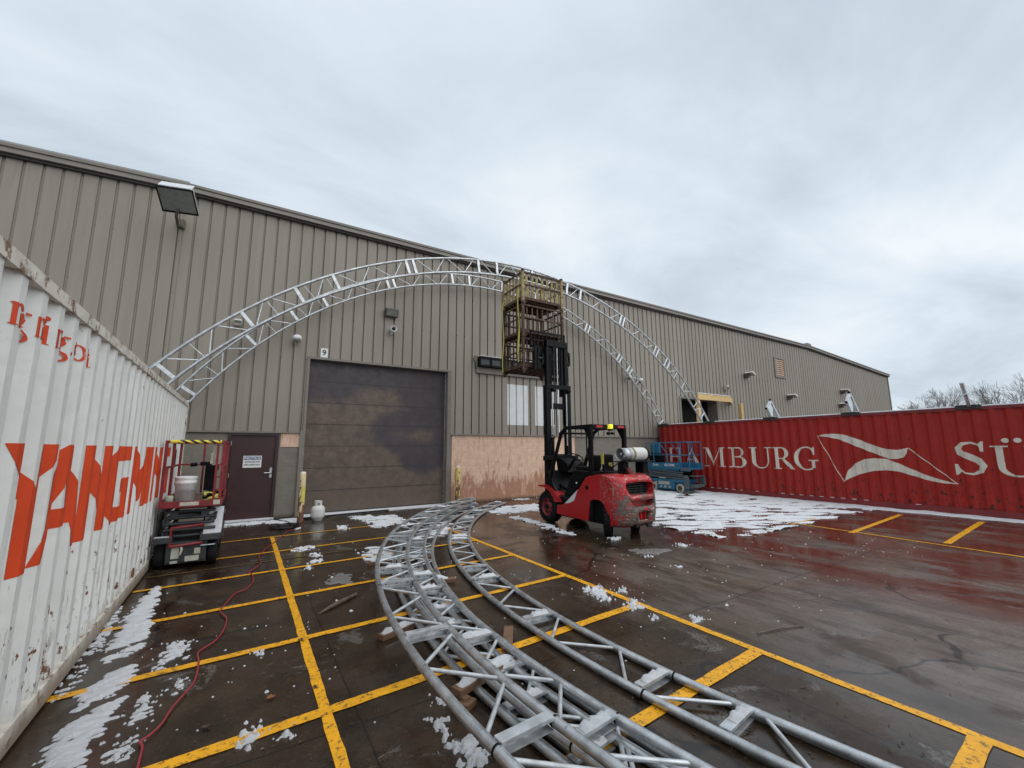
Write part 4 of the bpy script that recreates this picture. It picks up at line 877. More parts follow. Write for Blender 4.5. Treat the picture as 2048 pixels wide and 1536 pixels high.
cut = MB().prism([(6.03, .80), (5.99, .95), (6.02, .99), (6.36, 1.01), (6.68, .99), (6.73, .95), (6.70, .80), (6.66, .77), (6.08, .77)], 'Y', 5.4, 5.78)
cut.prism([(6.05, .67), (6.68, .69), (6.66, .60), (6.55, .56), (6.2, .56), (6.08, .60)], 'Y', 5.4, 5.72)
cut.prism([(6.22, .47), (6.54, .47), (6.51, .32), (6.26, .32)], 'Y', 5.4, 5.66)
co = bpy.data.objects.new('c', cut.mesh('c', M['dark'])); COL.objects.link(co)
bo = cwt.modifiers.new('b', 'BOOLEAN'); bo.operation = 'DIFFERENCE'; bo.object = co; bo.solver = 'EXACT'; co.location = -ORG[cwt]; co.location = (0, 0, 0)
bpy.context.view_layer.update()
nm = bpy.data.meshes.new_from_object(cwt.evaluated_get(bpy.context.evaluated_depsgraph_get())); cwt.modifiers.clear(); cwt.data = nm; bpy.data.objects.remove(co)
P('radiator_grille', (lambda b: ([b.box((6.0, 5.74, .78 + k * .045), (6.72, 5.755, .79 + k * .045)) for k in range(5)], [b.box((6.05 + k * .16, 5.735, .77), (6.058 + k * .16, 5.75, 1.0)) for k in range(5)], b)[-1])(MB()), 'darkgrey', cwt)
P('vent_backing', MB().box((5.97, 5.765, .55), (6.75, 5.775, 1.0)), 'dark', cwt)
P('tow_recess', MB().box((6.24, 5.635, .33), (6.53, 5.65, .46)).box((6.33, 5.60, .30), (6.345, 5.65, .46)).box((6.44, 5.60, .30), (6.455, 5.65, .46)), 'fred', cwt)
P('tail_reflector', MB().box((6.36, 5.535, .49), (6.46, 5.555, .535)), 'red_small', cwt, .004)
P('hitch', MB().pipe([(6.2, 5.58, .19), (6.2, 5.62, .25), (6.27, 5.6, .21)], .03, 8).pipe([(6.5, 5.58, .19), (6.5, 5.62, .25)], .03, 8), 'black', cwt)
# red side frames
body = [(6.42, 1.10), (6.55, 1.06), (6.76, .825), (6.985, .671), (7.24, .473), (7.50, .409), (7.51, .24), (6.51, .216), (6.47, .47), (6.42, .60)]
for s_, xa, xb in ((1, FL - .01, FL + .05), (-1, FR - .05, FR + .01)):
    fr_ = P('side_frame', MB().prism(body, 'X', xa, xb), 'fred', fk, .008)
    xo = FL - .011 if s_ > 0 else FR + .011
    q = MB().prism([(7.23, .482), (6.80, .80), (6.92, .57), (7.08, .505)], 'X', xo - .002, xo + .002); P('white_decal', q, 'white', fr_)
    P('wheel_arch_liner', MB().prism([(6.48, .24), (6.44, .6), (6.36, .63), (6.38, .24)], 'X', min(xo, xo + s_ * .3), max(xo, xo + s_ * .3)), 'black', fr_)
    P('filler_recess', MB().lathe([(0, 0), (.042, 0), (.046, .004)], (xo - s_ * .003, 6.52, .86), 'X', 18), 'dark', fr_)
P('chassis', MB().box((FL + .05, 5.95, .2), (FR - .05, 7.7, .62)).box((FL + .2, 5.75, .25), (FR - .2, 6.4, .6)), 'dark', fk)
P('floor_plate', MB().prism([(6.50, .62), (6.78, .62), (7.0, .60), (7.5, .46), (7.72, .62), (7.85, .80), (7.95, 1.1), (7.86, 1.14), (7.70, .86), (7.5, .54), (7.2, .60), (6.9, .78), (6.72, 1.0), (6.60, 1.10), (6.50, 1.10)], 'X', FL + .03, FR - .03), 'black', fk)
P('step', MB().box((FL - .005, 7.1, .40), (FL + .18, 7.5, .43)).box((FL - .0, 7.06, .6), (FL + .03, 7.46, .61)), 'darkgrey', fk, .005)
P('seat_deck', MB().prism([(6.40, 1.08), (6.42, 1.17), (6.98, 1.18), (7.02, 1.1), (6.95, .9), (6.6, .8)], 'X', FL + .04, FR - .04), 'black', fk, .01)
P('step_edge', MB().pipe([(FL - .012, 7.62, .88), (FL - .012, 7.5, .74), (FL - .012, 7.2, .6), (FL - .012, 7.12, .59)], .008, 6), 'darkgrey', fk)
P('oval_badge', MB().lathe([(0, 0), (.02, 0), (.022, .003)], (FL - .016, 6.83, .93), 'X', 14).rot('X', 0, (0, 0, 0)), 'white', fk)
P('side_cowl', MB().prism([(6.57, 1.08), (7.0, 1.08), (7.1, .9), (7.28, .60), (7.22, .50), (7.0, .69), (6.78, .85)], 'X', FL - .004, FL + .03), 'black', fk, .006)
# fenders
for x0_, x1_ in ((FL - .02, FL + .22), (FR - .22, FR + .02)):
    pts = [(8.21, .80), (7.93, .825), (7.75, .78), (7.6, .70), (7.45, .585), (7.36, .50)]; lo_ = [(y_ + .02, z_ - .022) for y_, z_ in pts][::-1]
    P('fender', MB().prism(pts + [(7.58, .47), (7.63, .57), (7.75, .69), (7.93, .76), (8.15, .775)], 'X', x0_, x0_ + .03).prism(pts + lo_, 'X', x0_ + .03, x1_), 'fred', fk)
# dash, steering, levers, seat
P('dashboard', MB().prism([(7.55, 1.10), (7.95, 1.12), (8.0, 1.38), (7.86, 1.42), (7.6, 1.30)], 'X', 6.24, FR - .12).box((FL + .0, 7.93, 1.36), (FR - .0, 8.0, 1.47)), 'black', fk, .01)
sw = MB(); ring_pts = [(math.cos(k * math.pi / 12) * .17, math.sin(k * math.pi / 12) * .17, 0) for k in range(25)]; sw.pipe(ring_pts, .013, 8, caps=False)
for a in (20, 140, 260): sw.pipe([(0, 0, -.02), (math.cos(R(a)) * .16, math.sin(R(a)) * .16, 0)], .01, 6)
sw.lathe([(0, .0), (.035, 0), (.035, -.03)], (0, 0, 0), 'Z', 12); sw.rot('X', R(24), (0, 0, 0)); sw.v = [v + Vector((6.26, 7.32, 1.45)) for v in sw.v]
sw_o = P('steering_wheel', sw, 'black', fk); P('column', MB().pipe([(6.26, 7.33, 1.42), (6.28, 7.66, 1.1)], .035, 10), 'black', sw_o)
for k in range(4): P('lever', MB().pipe([(6.48 + k * .05, 7.55, 1.2), (6.5 + k * .05, 7.25, 1.42)], .009, 6).lathe([(0, 0), (.018, .01), (.014, .04), (0, .05)], (6.5 + k * .05, 7.25, 1.41), 'Z', 8), 'black', fk)
se = P('seat', MB().box((6.12, 6.72, 1.17), (6.44, 7.18, 1.25)), 'black', fk, .03)
P('backrest', MB().prism([(6.62, 1.22), (6.74, 1.24), (6.68, 1.50), (6.58, 1.49)], 'X', 6.14, 6.36), 'black', se, .015)
bk = P('rear_box', MB().prism([(6.30, 1.18), (6.35, 1.18), (6.37, 1.52), (6.31, 1.50)], 'X', 6.13, 6.40), 'black', fk, .006, label='black panel with yellow 85 behind the seat')
P('yellow_edge', MB().box((6.115, 6.30, 1.32), (6.128, 6.37, 1.53)), 'strap', fk)
text_mesh('85', .105, fk, 'strap', (6.30, 6.292, 1.305), FACE_S, 'number_decal', .003)
# overhead guard
gd = T('x', None, None) if False else None
FGL, FGR = FL + .03, FR - .03
gp = MB()
for x_ in (FGL, FGR):
    gp.beam((x_, 7.80, .92), (x_, 7.34, 1.98), .055, .07, (0, 1, 0)); gp.beam((x_, 7.35, 1.97), (x_, 7.16, 2.08), .055, .07); gp.beam((x_, 7.18, 2.075), (x_, 6.36, 2.085), .055, .075)
    gp.beam((x_, 6.42, 1.12), (x_, 6.40, 2.06), .075, .085, (0, 1, 0)); gp.prism([(6.44, 2.05), (6.60, 2.05), (6.44, 1.8)], 'X', x_ - .02, x_ + .02)
gp.box((FGL, 6.35, 2.06), (FGR, 6.41, 2.10)); guard = P('overhead_guard', gp, 'black', fk, .01)
P('roof_frame', MB().box((FGL, 6.34, 2.05), (FGR, 6.42, 2.12)).box((FGL, 7.12, 2.05), (FGR, 7.2, 2.11)).box((FGL - .02, 7.34, 1.95), (FGR + .02, 7.4, 1.99)), 'black', guard, .006)
for k in range(6): P('roof_bar', MB().box((FGL + .13 + k * .15, 6.42, 2.06), (FGL + .17 + k * .15, 7.14, 2.09)), 'black', guard)
P('light_bar', MB().box((FGL + .10, 6.325, 2.055), (FGL + .26, 6.34, 2.10)).box((FGR - .25, 6.325, 2.055), (FGR - .06, 6.34, 2.10)), 'red_small', guard)
bc = P('beacon', MB().box((6.31, 6.27, 2.03), (6.40, 6.36, 2.125)), 'beacon', guard, .015)
P('beacon_base', MB().box((6.32, 6.28, 1.99), (6.39, 6.35, 2.03)), 'black', bc)
P('rear_light', MB().lathe([(0, -.03), (.03, -.03), (.034, .02), (0, .03)], (6.31, 6.33, 1.94), 'Y', 14).lathe([(0, -.03), (.026, -.03), (.03, .02), (0, .03)], (6.42, 6.33, 1.94), 'Y', 14), 'black', guard)
P('grab_handle', MB().pipe([(FGL - .0, 6.46, 1.95), (FGL - .0, 6.53, 1.92), (FGL, 6.53, 1.5), (FGL, 6.46, 1.45)], .014, 8), 'black', guard)
P('cable', MB().pipe([(FGL - .03, 6.34, 1.9), (FGL - .03, 6.33, 1.4), (FGL - .02, 6.34, 1.15)], .012, 6), 'cable', guard)
# mast
MY = 8.02
mast = P('outer_mast', MB().box((6.01, MY, .15), (6.14, MY + .13, 3.15)).box((6.62, MY, .15), (6.76, MY + .13, 3.15)).box((6.01, MY - .012, 3.06), (6.76, MY + .02, 3.17)).box((6.02, MY + .1, .4), (6.75, MY + .15, .62)).box((6.02, MY + .1, 1.38), (6.75, MY + .14, 1.5)).box((6.06, MY + .03, 2.58), (6.70, MY + .12, 2.72)).box((6.14, MY + .02, 2.72), (6.22, MY + .08, 3.06)).box((6.56, MY + .02, 2.72), (6.62, MY + .08, 3.06)), 'blackmast', fk, .006)
P('inner_mast', MB().box((6.06, MY + .04, 2.2), (6.15, MY + .15, 4.26)).box((6.62, MY + .04, 2.2), (6.71, MY + .15, 4.26)).box((6.06, MY + .02, 4.12), (6.71, MY + .15, 4.28)).box((6.08, MY + .09, 3.28), (6.69, MY + .14, 3.36)), 'blackmast', mast, .006)
P('inner_mast', MB().box((6.18, MY + .07, 2.9), (6.24, MY + .17, 4.15)).box((6.53, MY + .07, 2.9), (6.59, MY + .17, 4.15)), 'blackmast', mast)
P('lift_cylinder', MB().pipe([(6.165, MY - .02, .3), (6.165, MY - .02, 1.9)], .035, 12).pipe([(6.595, MY - .02, .3), (6.595, MY - .02, 1.7)], .035, 12), 'blackmast', mast)
P('piston_rod', MB().pipe([(6.165, MY - .02, 1.9), (6.165, MY - .02, 2.98)], .017, 10).pipe([(6.60, MY - .02, 1.7), (6.60, MY - .02, 2.95)], .017, 10).pipe([(6.37, MY + .05, 2.45), (6.37, MY + .05, 2.95)], .018, 10), 'steel', mast)
ch = MB()
for k in range(46): ch.box((6.385, MY + .05, 3.16 + k * .021), (6.41, MY + .062, 3.175 + k * .021)).box((6.30, MY + .05, 3.2 + k * .02), (6.312, MY + .056, 3.213 + k * .02))
P('lift_chain', ch, 'steel', mast); P('hose', MB().pipe([(6.33, MY + .03, 3.2), (6.33, MY + .03, 4.1)], .016, 8).pipe([(6.45, MY + .04, 3.2), (6.45, MY + .04, 4.1)], .018, 8).pipe([(6.26, MY + .04, 2.2), (6.28, MY + .04, 3.1), (6.24, MY + .03, 3.95)], .012, 6), 'cable', mast)
for x_ in (6.22, 6.68): P('sheave', MB().lathe([(0, -.03), (.045, -.03), (.045, .03), (0, .03)], (x_, MY - .03, 3.03), 'Y', 18).lathe([(0, -.036), (.015, -.036), (.015, -.03)], (x_, MY - .03, 3.03), 'Y', 10), 'black', mast)
P('hose_guard', MB().prism([(6.71, 4.05), (6.80, 4.03), (6.815, 3.98), (6.815, 3.72), (6.79, 3.68), (6.71, 3.72), (6.71, 3.78), (6.775, 3.80), (6.775, 3.93), (6.71, 3.93)], 'Y', MY + .05, MY + .09).prism([(6.71, 3.65), (6.735, 3.62), (6.735, 3.3), (6.71, 3.25)], 'Y', MY + .05, MY + .08), 'black', mast)
P('hose', MB().pipe([(6.09, MY - .04, 1.45), (6.02, MY - .16, 1.75), (6.1, MY - .18, 1.9), (6.12, MY - .05, 1.95)], .014, 6).pipe([(6.1, MY - .03, 1.2), (6.05, MY - .05, 1.6), (6.15, MY - .02, 1.9)], .012, 6), 'cable', mast)
P('tilt_cylinder', MB().pipe([(6.1, 7.5, .75), (6.1, MY, .95)], .035, 10), 'black', mast)
# carriage, backrest and forks
CYF = MY + .2
car = P('carriage', MB().box((5.86, CYF, 3.58), (6.80, CYF + .06, 3.68)).box((5.86, CYF, 3.98), (6.80, CYF + .06, 4.08)).box((5.88, CYF - .05, 3.55), (6.02, CYF, 4.12)).box((6.24, CYF - .06, 3.56), (6.34, CYF, 4.1)).box((5.80, CYF - .03, 3.56), (5.88, CYF + .02, 4.14)), 'black', fk, .006)
P('side_shifter', MB().box((5.95, CYF - .05, 3.72), (6.08, CYF - .01, 3.94)).box((6.02, CYF - .03, 3.9), (6.2, CYF + .0, 3.97)).pipe([(5.9, CYF - .04, 3.83), (6.5, CYF - .04, 3.83)], .03, 10), 'darkgrey', car)
lb = MB().box((5.72, CYF + .02, 4.48), (6.80, CYF + .05, 4.53)).box((5.72, CYF + .02, 4.08), (5.76, CYF + .05, 4.53)).box((6.76, CYF + .02, 4.08), (6.80, CYF + .05, 4.53)).box((5.72, CYF + .02, 4.28), (6.80, CYF + .05, 4.31)).box((5.72, CYF + .02, 4.1), (6.80, CYF + .05, 4.14))
for k in range(1, 9): lb.box((5.72 + k * .12, CYF + .022, 4.1), (5.74 + k * .12, CYF + .046, 4.5))
P('load_backrest', lb, 'black', car)
for x_ in (5.95, 6.5): P('fork', MB().box((x_, CYF + .06, 3.60), (x_ + .11, CYF + .10, 4.1)).box((x_, CYF + .06, 3.595), (x_ + .11, CYF + 1.08, 3.632)), 'black', car, .004)
# lpg bracket and tank
P('tank_bracket', MB().box((6.14, 5.72, 1.37), (6.98, 6.05, 1.385)).box((6.2, 5.85, 1.15), (6.34, 6.0, 1.37)).box((6.72, 5.82, 1.15), (6.86, 6.02, 1.37)).pipe([(6.16, 5.75, 1.22), (6.3, 5.82, 1.2)], .02, 8), 'black', fk, .004)
P('bracket_clamp', MB().box((6.24, 5.78, 1.18), (6.32, 5.83, 1.26)).box((6.3, 5.8, 1.15), (6.4, 5.88, 1.2)), 'redlift', fk)
P('gas_hose', MB().pipe([(6.3, 5.87, 1.44), (6.2, 5.76, 1.47), (6.05, 5.76, 1.4), (5.95, 5.9, 1.27), (6.0, 6.1, 1.2), (6.15, 6.28, 1.2)], .011, 8), 'cable', fk)
tk = T('propane_cylinder', 'white propane cylinder lying across the back of the forklift', 'gas cylinder', (6.55, 5.88, 1.385))
TY, TZ = 5.88, 1.52
P('tank_body', MB().lathe([(0, .30), (.06, .30), (.10, .31), (.125, .35), (.132, .40), (.132, .72), (.122, .79), (.09, .845), (.0, .86)], (6.05, TY, TZ), 'X', 32), 'offwhite', tk)
P('collar', MB().lathe([(.112, .08), (.118, .06), (.12, .30), (.112, .30), (.112, .08)], (6.08, TY, TZ), 'X', 28), 'galv2', tk)
P('valve', MB().pipe([(6.34, TY, TZ), (6.2, TY, TZ)], .02, 8).pipe([(6.25, TY, TZ - .06), (6.25, TY, TZ + .06)], .014, 8).lathe([(0, 0), (.03, 0), (.03, .02)], (6.17, TY, TZ), 'X', 10), 'steel', tk)
for x_ in (6.44, 6.82): P('holding_band', MB().lathe([(.134, -.022), (.138, -.022), (.138, .022), (.134, .022)], (x_, TY, TZ), 'X', 30), 'black' if x_ > 6.5 else 'yellowrust', tk)

# ================================================================== SCISSOR LIFTS
def wheel_simple(x_, y_, r, w, parent, mat, rim):
    o = P('wheel', MB().lathe([(r * .6, -w / 2), (r * .93, -w / 2), (r, -w * .4), (r, w * .4), (r * .93, w / 2), (r * .6, w / 2)], (x_, y_, r), 'X', 28), mat, parent)
    P('rim', MB().lathe([(r * .62, -w * .47), (r * .45, -w * .3), (0, -w * .32)], (x_, y_, r), 'X', 20).lathe([(r * .62, w * .47), (r * .45, w * .3), (0, w * .32)], (x_, y_, r), 'X', 20), rim, o); return o
LX0, LX1, LY0, LY1 = -.965, -.235, 7.72, 9.35
rl = T('scissor_lift', 'dark red scissor lift with yellow taped rail beside the white container', 'scissor lift', (-.6, 8.5, 0))
for x_ in (LX0 + .06, LX1 - .06):
    for y_ in (LY0 + .2, LY1 - .25): wheel_simple(x_, y_, .165, .115, rl, 'rubber', 'darkgrey')
P('chassis', MB().box((LX0 + .13, LY0 + .03, .07), (LX1 - .13, LY1, .36)).box((LX0 + .02, LY0 + .42, .1), (LX1 - .02, LY1 - .45, .38)), 'darkgrey', rl, .01)
P('end_panel', MB().box((LX0 + .14, LY0 - .0, .10), (LX1 - .14, LY0 + .03, .33)), 'darkgrey', rl, .008)
for a, c in (((LX0 + .2, .15), (LX0 + .29, .30)), ((LX0 + .36, .1), (LX0 + .52, .17)), ((LX1 - .27, .19), (LX1 - .2, .27))): P('sticker', MB().box((a[0], LY0 - .004, a[1]), (c[0], LY0 + .001, c[1])), 'ltgrey', rl)
P('tow_lug', MB().pipe([(LX0 + .3, LY0 - .01, .33), (LX0 + .32, LY0 - .04, .27), (LX0 + .3, LY0 - .02, .2)], .014, 7).box((LX0 + .2, LY0 - .02, .09), (LX0 + .28, LY0, .12)), 'ltgrey', rl)
b = MB()
for (x0_, x1_) in ((LX0 - .01, LX0 + .20), (LX1 - .22, LX1 + .03)):
    b.box((x0_, LY0 - .05, .37), (x1_, LY0 + .02, .45)); b.prism([(LY0 - .04, .45), (LY0 + .2, .47), (LY0 + .55, .74), (LY0 + .6, .72), (LY0 + .28, .40), (LY0 - .04, .40)], 'X', x0_, x0_ + .02); b.prism([(LY0 - .04, .45), (LY0 + .2, .47), (LY0 + .55, .74), (LY0 + .6, .72), (LY0 + .28, .40), (LY0 - .04, .40)], 'X', x1_ - .02, x1_)
b.box((LX1 - .03, LY0 + .2, .36), (LX1 + .03, LY1 - .1, .40))
P('side_guard', b, 'darkgrey', rl, .006)
P('snow_cap', MB().prism([(LY0 - .03, .455), (LY0 + .2, .475), (LY0 + .56, .755), (LY0 + .6, .76), (LY0 + .22, .50), (LY0 - .03, .468)], 'X', LX1 - .2, LX1 + .025).box((LX0, LY0 - .04, .452), (LX0 + .17, LY0 + .015, .462)).box((LX1 - .2, LY0 - .045, .30), (LX1 - .03, LY0 - .0, .306)), 'snow', rl)
P('ladder', MB().pipe([(LX0 + .18, LY0 - .03, .32), (LX0 + .18, LY0 - .03, .57), (LX1 - .19, LY0 - .03, .59), (LX1 - .19, LY0 - .03, .34), (LX0 + .18, LY0 - .03, .32)], .022, 8), 'redlift', rl)
b = MB()
for k in range(5):
    z_ = .43 + k * .085; s_ = 1 if k % 2 else -1
    for x_ in (LX0 + .09, LX1 - .09): b.beam((x_ + s_ * .02, LY0 + .15, z_ - s_ * .03), (x_ + s_ * .02, LY1 - .1, z_ + s_ * .03), .03, .07)
    b.pipe([(LX0 + .07, LY0 + .15, z_), (LX1 - .07, LY0 + .15, z_)], .022, 8).pipe([(LX0 + .07, LY1 - .15, z_), (LX1 - .07, LY1 - .15, z_)], .022, 8)
P('scissor_arms', b, 'darkgrey', rl)
P('lift_cylinder', MB().pipe([(LX0 + .2, LY0 + .22, .70), (LX1 - .25, LY0 + .3, .71)], .04, 10).box((LX0 + .13, LY0 + .14, .66), (LX0 + .22, LY0 + .25, .77)).box((LX1 - .24, LY0 + .14, .67), (LX1 - .15, LY0 + .25, .78)), 'darkgrey', rl, .004)
P('platform', MB().box((LX0 - .0, LY0 - .02, .835), (LX1 + .0, LY1 + .1, .86)).box((LX0, LY0 - .03, .84), (LX1, LY0 - .005, .93)).box((LX1 - .02, LY0, .84), (LX1 + .005, LY1 + .1, .93)).box((LX0 - .005, LY0, .84), (LX0 + .02, LY1 + .1, .93)), 'redlift', rl, .005)
P('deck_mat', MB().box((LX0 + .03, LY0 + .01, .862), (LX1 - .03, LY1 + .05, .885)), 'oldwood', rl)
P('decal', MB().box((LX0 + .24, LY0 - .034, .865), (LX0 + .46, LY0 - .029, .915)), 'ltgrey', rl); P('decal', MB().box((LX1 - .1, LY0 - .034, .86), (LX1 - .02, LY0 - .029, .925)), 'ltgrey', rl)
b = MB()
for x_ in (LX0 + .02, LX1 - .03):
    for y_ in (LY0 + .0, LY0 + .8, LY1 + .05): b.box((x_ - .018, y_ - .018, .86), (x_ + .018, y_ + .018, 1.78))
    b.box((x_ - .018, LY0, 1.75), (x_ + .018, LY1 + .05, 1.785)); b.box((x_ - .014, LY0, 1.38), (x_ + .014, LY1 + .05, 1.41))
b.box((LX1 - .12, LY0 - .015, .9), (LX1 - .09, LY0 + .015, 1.76)); b.box((LX0 + .02, LY1 + .04, 1.38), (LX1 - .03, LY1 + .06, 1.41)).box((LX0 + .02, LY1 + .04, 1.75), (LX1 - .03, LY1 + .06, 1.785)); b.box((LX0 + .34, LY1 + .035, .9), (LX0 + .37, LY1 + .06, 1.75))
rr_ = P('guard_rail', b, 'redlift', rl, .004)
P('taped_bar', MB().pipe([(LX0 + .06, LY0 - .005, 1.765), (LX1 - .07, LY0 - .005, 1.765)], .026, 12), 'tape', rr_)
for z_ in (1.06, 1.24, 1.42): P('rung', MB().box((LX1 - .1, LY0 - .0, z_), (LX1 - .02, LY0 + .02, z_ + .02)), 'redlift', rr_)
P('control_box', MB().box((LX1 - .17, LY0 + .08, 1.42), (LX1 - .07, LY0 + .16, 1.70)).box((LX1 - .19, LY0 + .06, 1.44), (LX1 - .15, LY0 + .1, 1.6)), 'ltgrey', rr_, .006)
P('control_cable', MB().pipe([(LX1 - .12, LY0 + .1, 1.42), (LX1 - .16, LY0 + .14, 1.25), (LX1 - .2, LY0 + .2, 1.05)], .008, 6), 'cable', rr_)
P('manual_box', MB().box((LX0 + .4, LY1 - .15, .95), (LX1 - .16, LY1 + .0, 1.38)), 'black', rl, .01)
bu = T('bucket', 'white plastic bucket with wire handle standing on the red lift', 'bucket', (-.70, 7.92, .885))
P('pail', MB().lathe([(0, .0), (.105, 0), (.11, .005), (.128, .27), (.137, .275), (.137, .305), (.13, .31), (.134, .34), (.139, .35), (.139, .375), (.125, .378), (.12, .02), (0, .015)], (-.70, 7.92, .886), 'Z', 32), 'white', bu)
P('handle', MB().pipe([(-.70 + .135 * math.sin(R(a)), 7.92 - .14 * math.cos(R(a * .95)), .886 + .30 - .09 * math.cos(R(a))) for a in range(-85, 90, 12)], .0035, 6), 'steel', bu)
TOP('drill', MB().box((-.62, 8.85, 1.385), (-.42, 8.98, 1.45)).pipe([(-.66, 8.9, 1.41), (-.75, 8.9, 1.40)], .035, 8).box((-.42, 8.88, 1.30), (-.36, 8.96, 1.43)), 'black', 'black power tool lying on top of the box on the red lift', 'power tool', bevel=.01)
hz = T('harness', 'yellow and black safety harness heaped on the red lift platform', 'harness', (-.36, 8.1, .885))
b = MB(); b2 = MB()
for k in range(7):
    a = k * 1.7; pts = [(-.40 + .09 * math.cos(a + j * .8) + .02 * j, 8.05 + .08 * math.sin(a * 1.3 + j), .90 + .03 * k * .6 + .02 * math.sin(j * 2 + k)) for j in range(5)]
    (b if k % 2 else b2).pipe(pts, .02, 6)
P('webbing', b, 'strap', hz); P('pad', b2, 'black', hz)
TOP('paint_can', MB().lathe([(0, 0), (.05, 0), (.05, .11), (.045, .115), (0, .115)], (-.87, 7.86, .886), 'Z', 18), 'ltgrey', 'small grey can left of the bucket on the red lift', 'can')
# blue lift
BX0, BX1, BY0, BY1 = 13.60, 14.36, 9.85, 11.62
bl = T('scissor_lift', 'blue scissor lift with railings parked against the red container', 'scissor lift', (14, 10.7, 0))
for x_ in (BX0 + .06, BX1 - .06):
    for y_ in (BY0 + .28, BY1 - .3): wheel_simple(x_, y_, .16, .12, bl, 'ltgrey', 'oldwood')
P('chassis', MB().box((BX0 + .06, BY0 + .1, .09), (BX1 - .06, BY1 - .05, .46)).box((BX0 - .02, BY0 + .5, .1), (BX1 + .02, BY1 - .5, .44)).box((BX0 - .015, BY0 + .05, .36), (BX1 + .015, BY1, .47)), 'blue', bl, .01)
for a, b_, c, d in ((11.05, 10.55, .26, .38), (11.22, 11.12, .2, .36), (10.98, 10.9, .15, .22), (10.8, 10.7, .15, .22), (10.6, 10.5, .15, .22), (11.0, 10.7, .49, .53)): P('sticker', MB().box((BX0 - .026, b_, c), (BX0 - .02, a, d)), 'ltgrey', bl)
b = MB()
for k in range(4):
    z_ = .52 + k * .075; s_ = 1 if k % 2 else -1
    for x_ in (BX0 + .05, BX1 - .05): b.beam((x_ + s_ * .02, BY0 + .15, z_ - .02), (x_ + s_ * .02, BY1 - .1, z_ + .045), .03, .055)
P('scissor_arms', b, 'bluegrey', bl)
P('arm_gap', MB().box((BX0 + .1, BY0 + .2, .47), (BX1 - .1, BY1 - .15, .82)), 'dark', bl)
P('entry_step', MB().prism([(BY0 + .12, .15), (BY0 + .14, .62), (BY0 - .0, .64), (BY0 - .08, .5), (BY0 - .05, .15)], 'X', BX0 + .02, BX0 + .1).prism([(BY0 - .1, .3), (BY0 - .12, .6), (BY0 - .3, .62), (BY0 - .34, .3)], 'X', BX1 - .12, BX1 - .08).prism([(BY0 + .0, .15), (BY0 + .0, .3), (BY0 - .3, .32), (BY0 - .3, .24)], 'X', BX0 + .12, BX1 - .1).box((BX0 + .1, BY0 - .3, .6), (BX1 - .1, BY0 - .05, .62)), 'bluegrey', bl, .006)
pf = P('platform', MB().box((BX0, BY0 - .18, .84), (BX1, BY1 + .05, .875)).box((BX0 - .004, BY0 + .22, .84), (BX0 + .025, BY1 + .05, 1.07)).box((BX1 - .025, BY0 - .2, .84), (BX1 + .004, BY1 + .05, 1.07)).box((BX0 + .002, BY0 - .2, .78), (BX0 + .03, BY0 + .22, .9)).box((BX0 + .02, BY0 + .3, .79), (BX0 + .04, BY1 - .1, .84)), 'blue', bl, .006)
P('platform_end', MB().box((BX0 - .006, BY0 - .2, .8), (BX0 + .0, BY0 + .18, .9)), 'bluegrey', pf)
text_mesh('Genie', .115, bl, 'white', (BX0 - .0065, 11.15, .985), FACE_W, 'lettering', .004)
text_mesh('GS-1930', .125, bl, 'white', (BX0 - .0065, 10.53, .985), FACE_W, 'lettering', .004)
b = MB()
for x_ in (BX0 + .02, BX1 - .02):
    for y_ in (BY1, BY1 - .38, BY0 + .25, BY0 + .17, BY0 - .17): b.pipe([(x_, y_, .88), (x_, y_, 1.83)], .017, 8)
    b.pipe([(x_, BY1, 1.83), (x_, BY0 + .3, 1.83), (x_, BY0 + .25, 1.79)], .017, 8).pipe([(x_, BY0 + .17, 1.79), (x_, BY0 + .12, 1.84), (x_, BY0 - .12, 1.84), (x_, BY0 - .17, 1.79)], .017, 8)
    b.pipe([(x_, BY1, 1.36), (x_, BY0 - .17, 1.36)], .014, 8)
    b.pipe([(x_, 10.98, 1.83), (x_, 10.62, 1.42), (x_, 10.60, .9)], .013, 6)
b.pipe([(BX0 + .02, BY0 - .17, 1.83), (BX1 - .02, BY0 - .17, 1.83)], .015, 8).pipe([(BX0 + .02, BY1, 1.83), (BX1 - .02, BY1, 1.83)], .015, 8)
P('guard_rail', b, 'blue', bl)
P('control_box', MB().box((BX0 + .1, 11.22, 1.42), (BX0 + .3, 11.42, 1.78)).box((BX0 + .1, 11.02, 1.4), (BX0 + .18, 11.22, 1.8)), 'blue', bl, .02)
P('charger_box', MB().box((BX0 + .15, 11.05, .9), (BX0 + .4, 11.58, 1.33)).box((BX0 + .3, 11.25, 1.33), (BX0 + .5, 11.6, 1.78)), 'black', bl, .01)
P('warning_lamp', MB().lathe([(0, 0), (.03, 0), (.028, .06), (0, .08)], (BX0 + .08, 10.45, 1.07), 'Z', 10), 'red_small', bl)

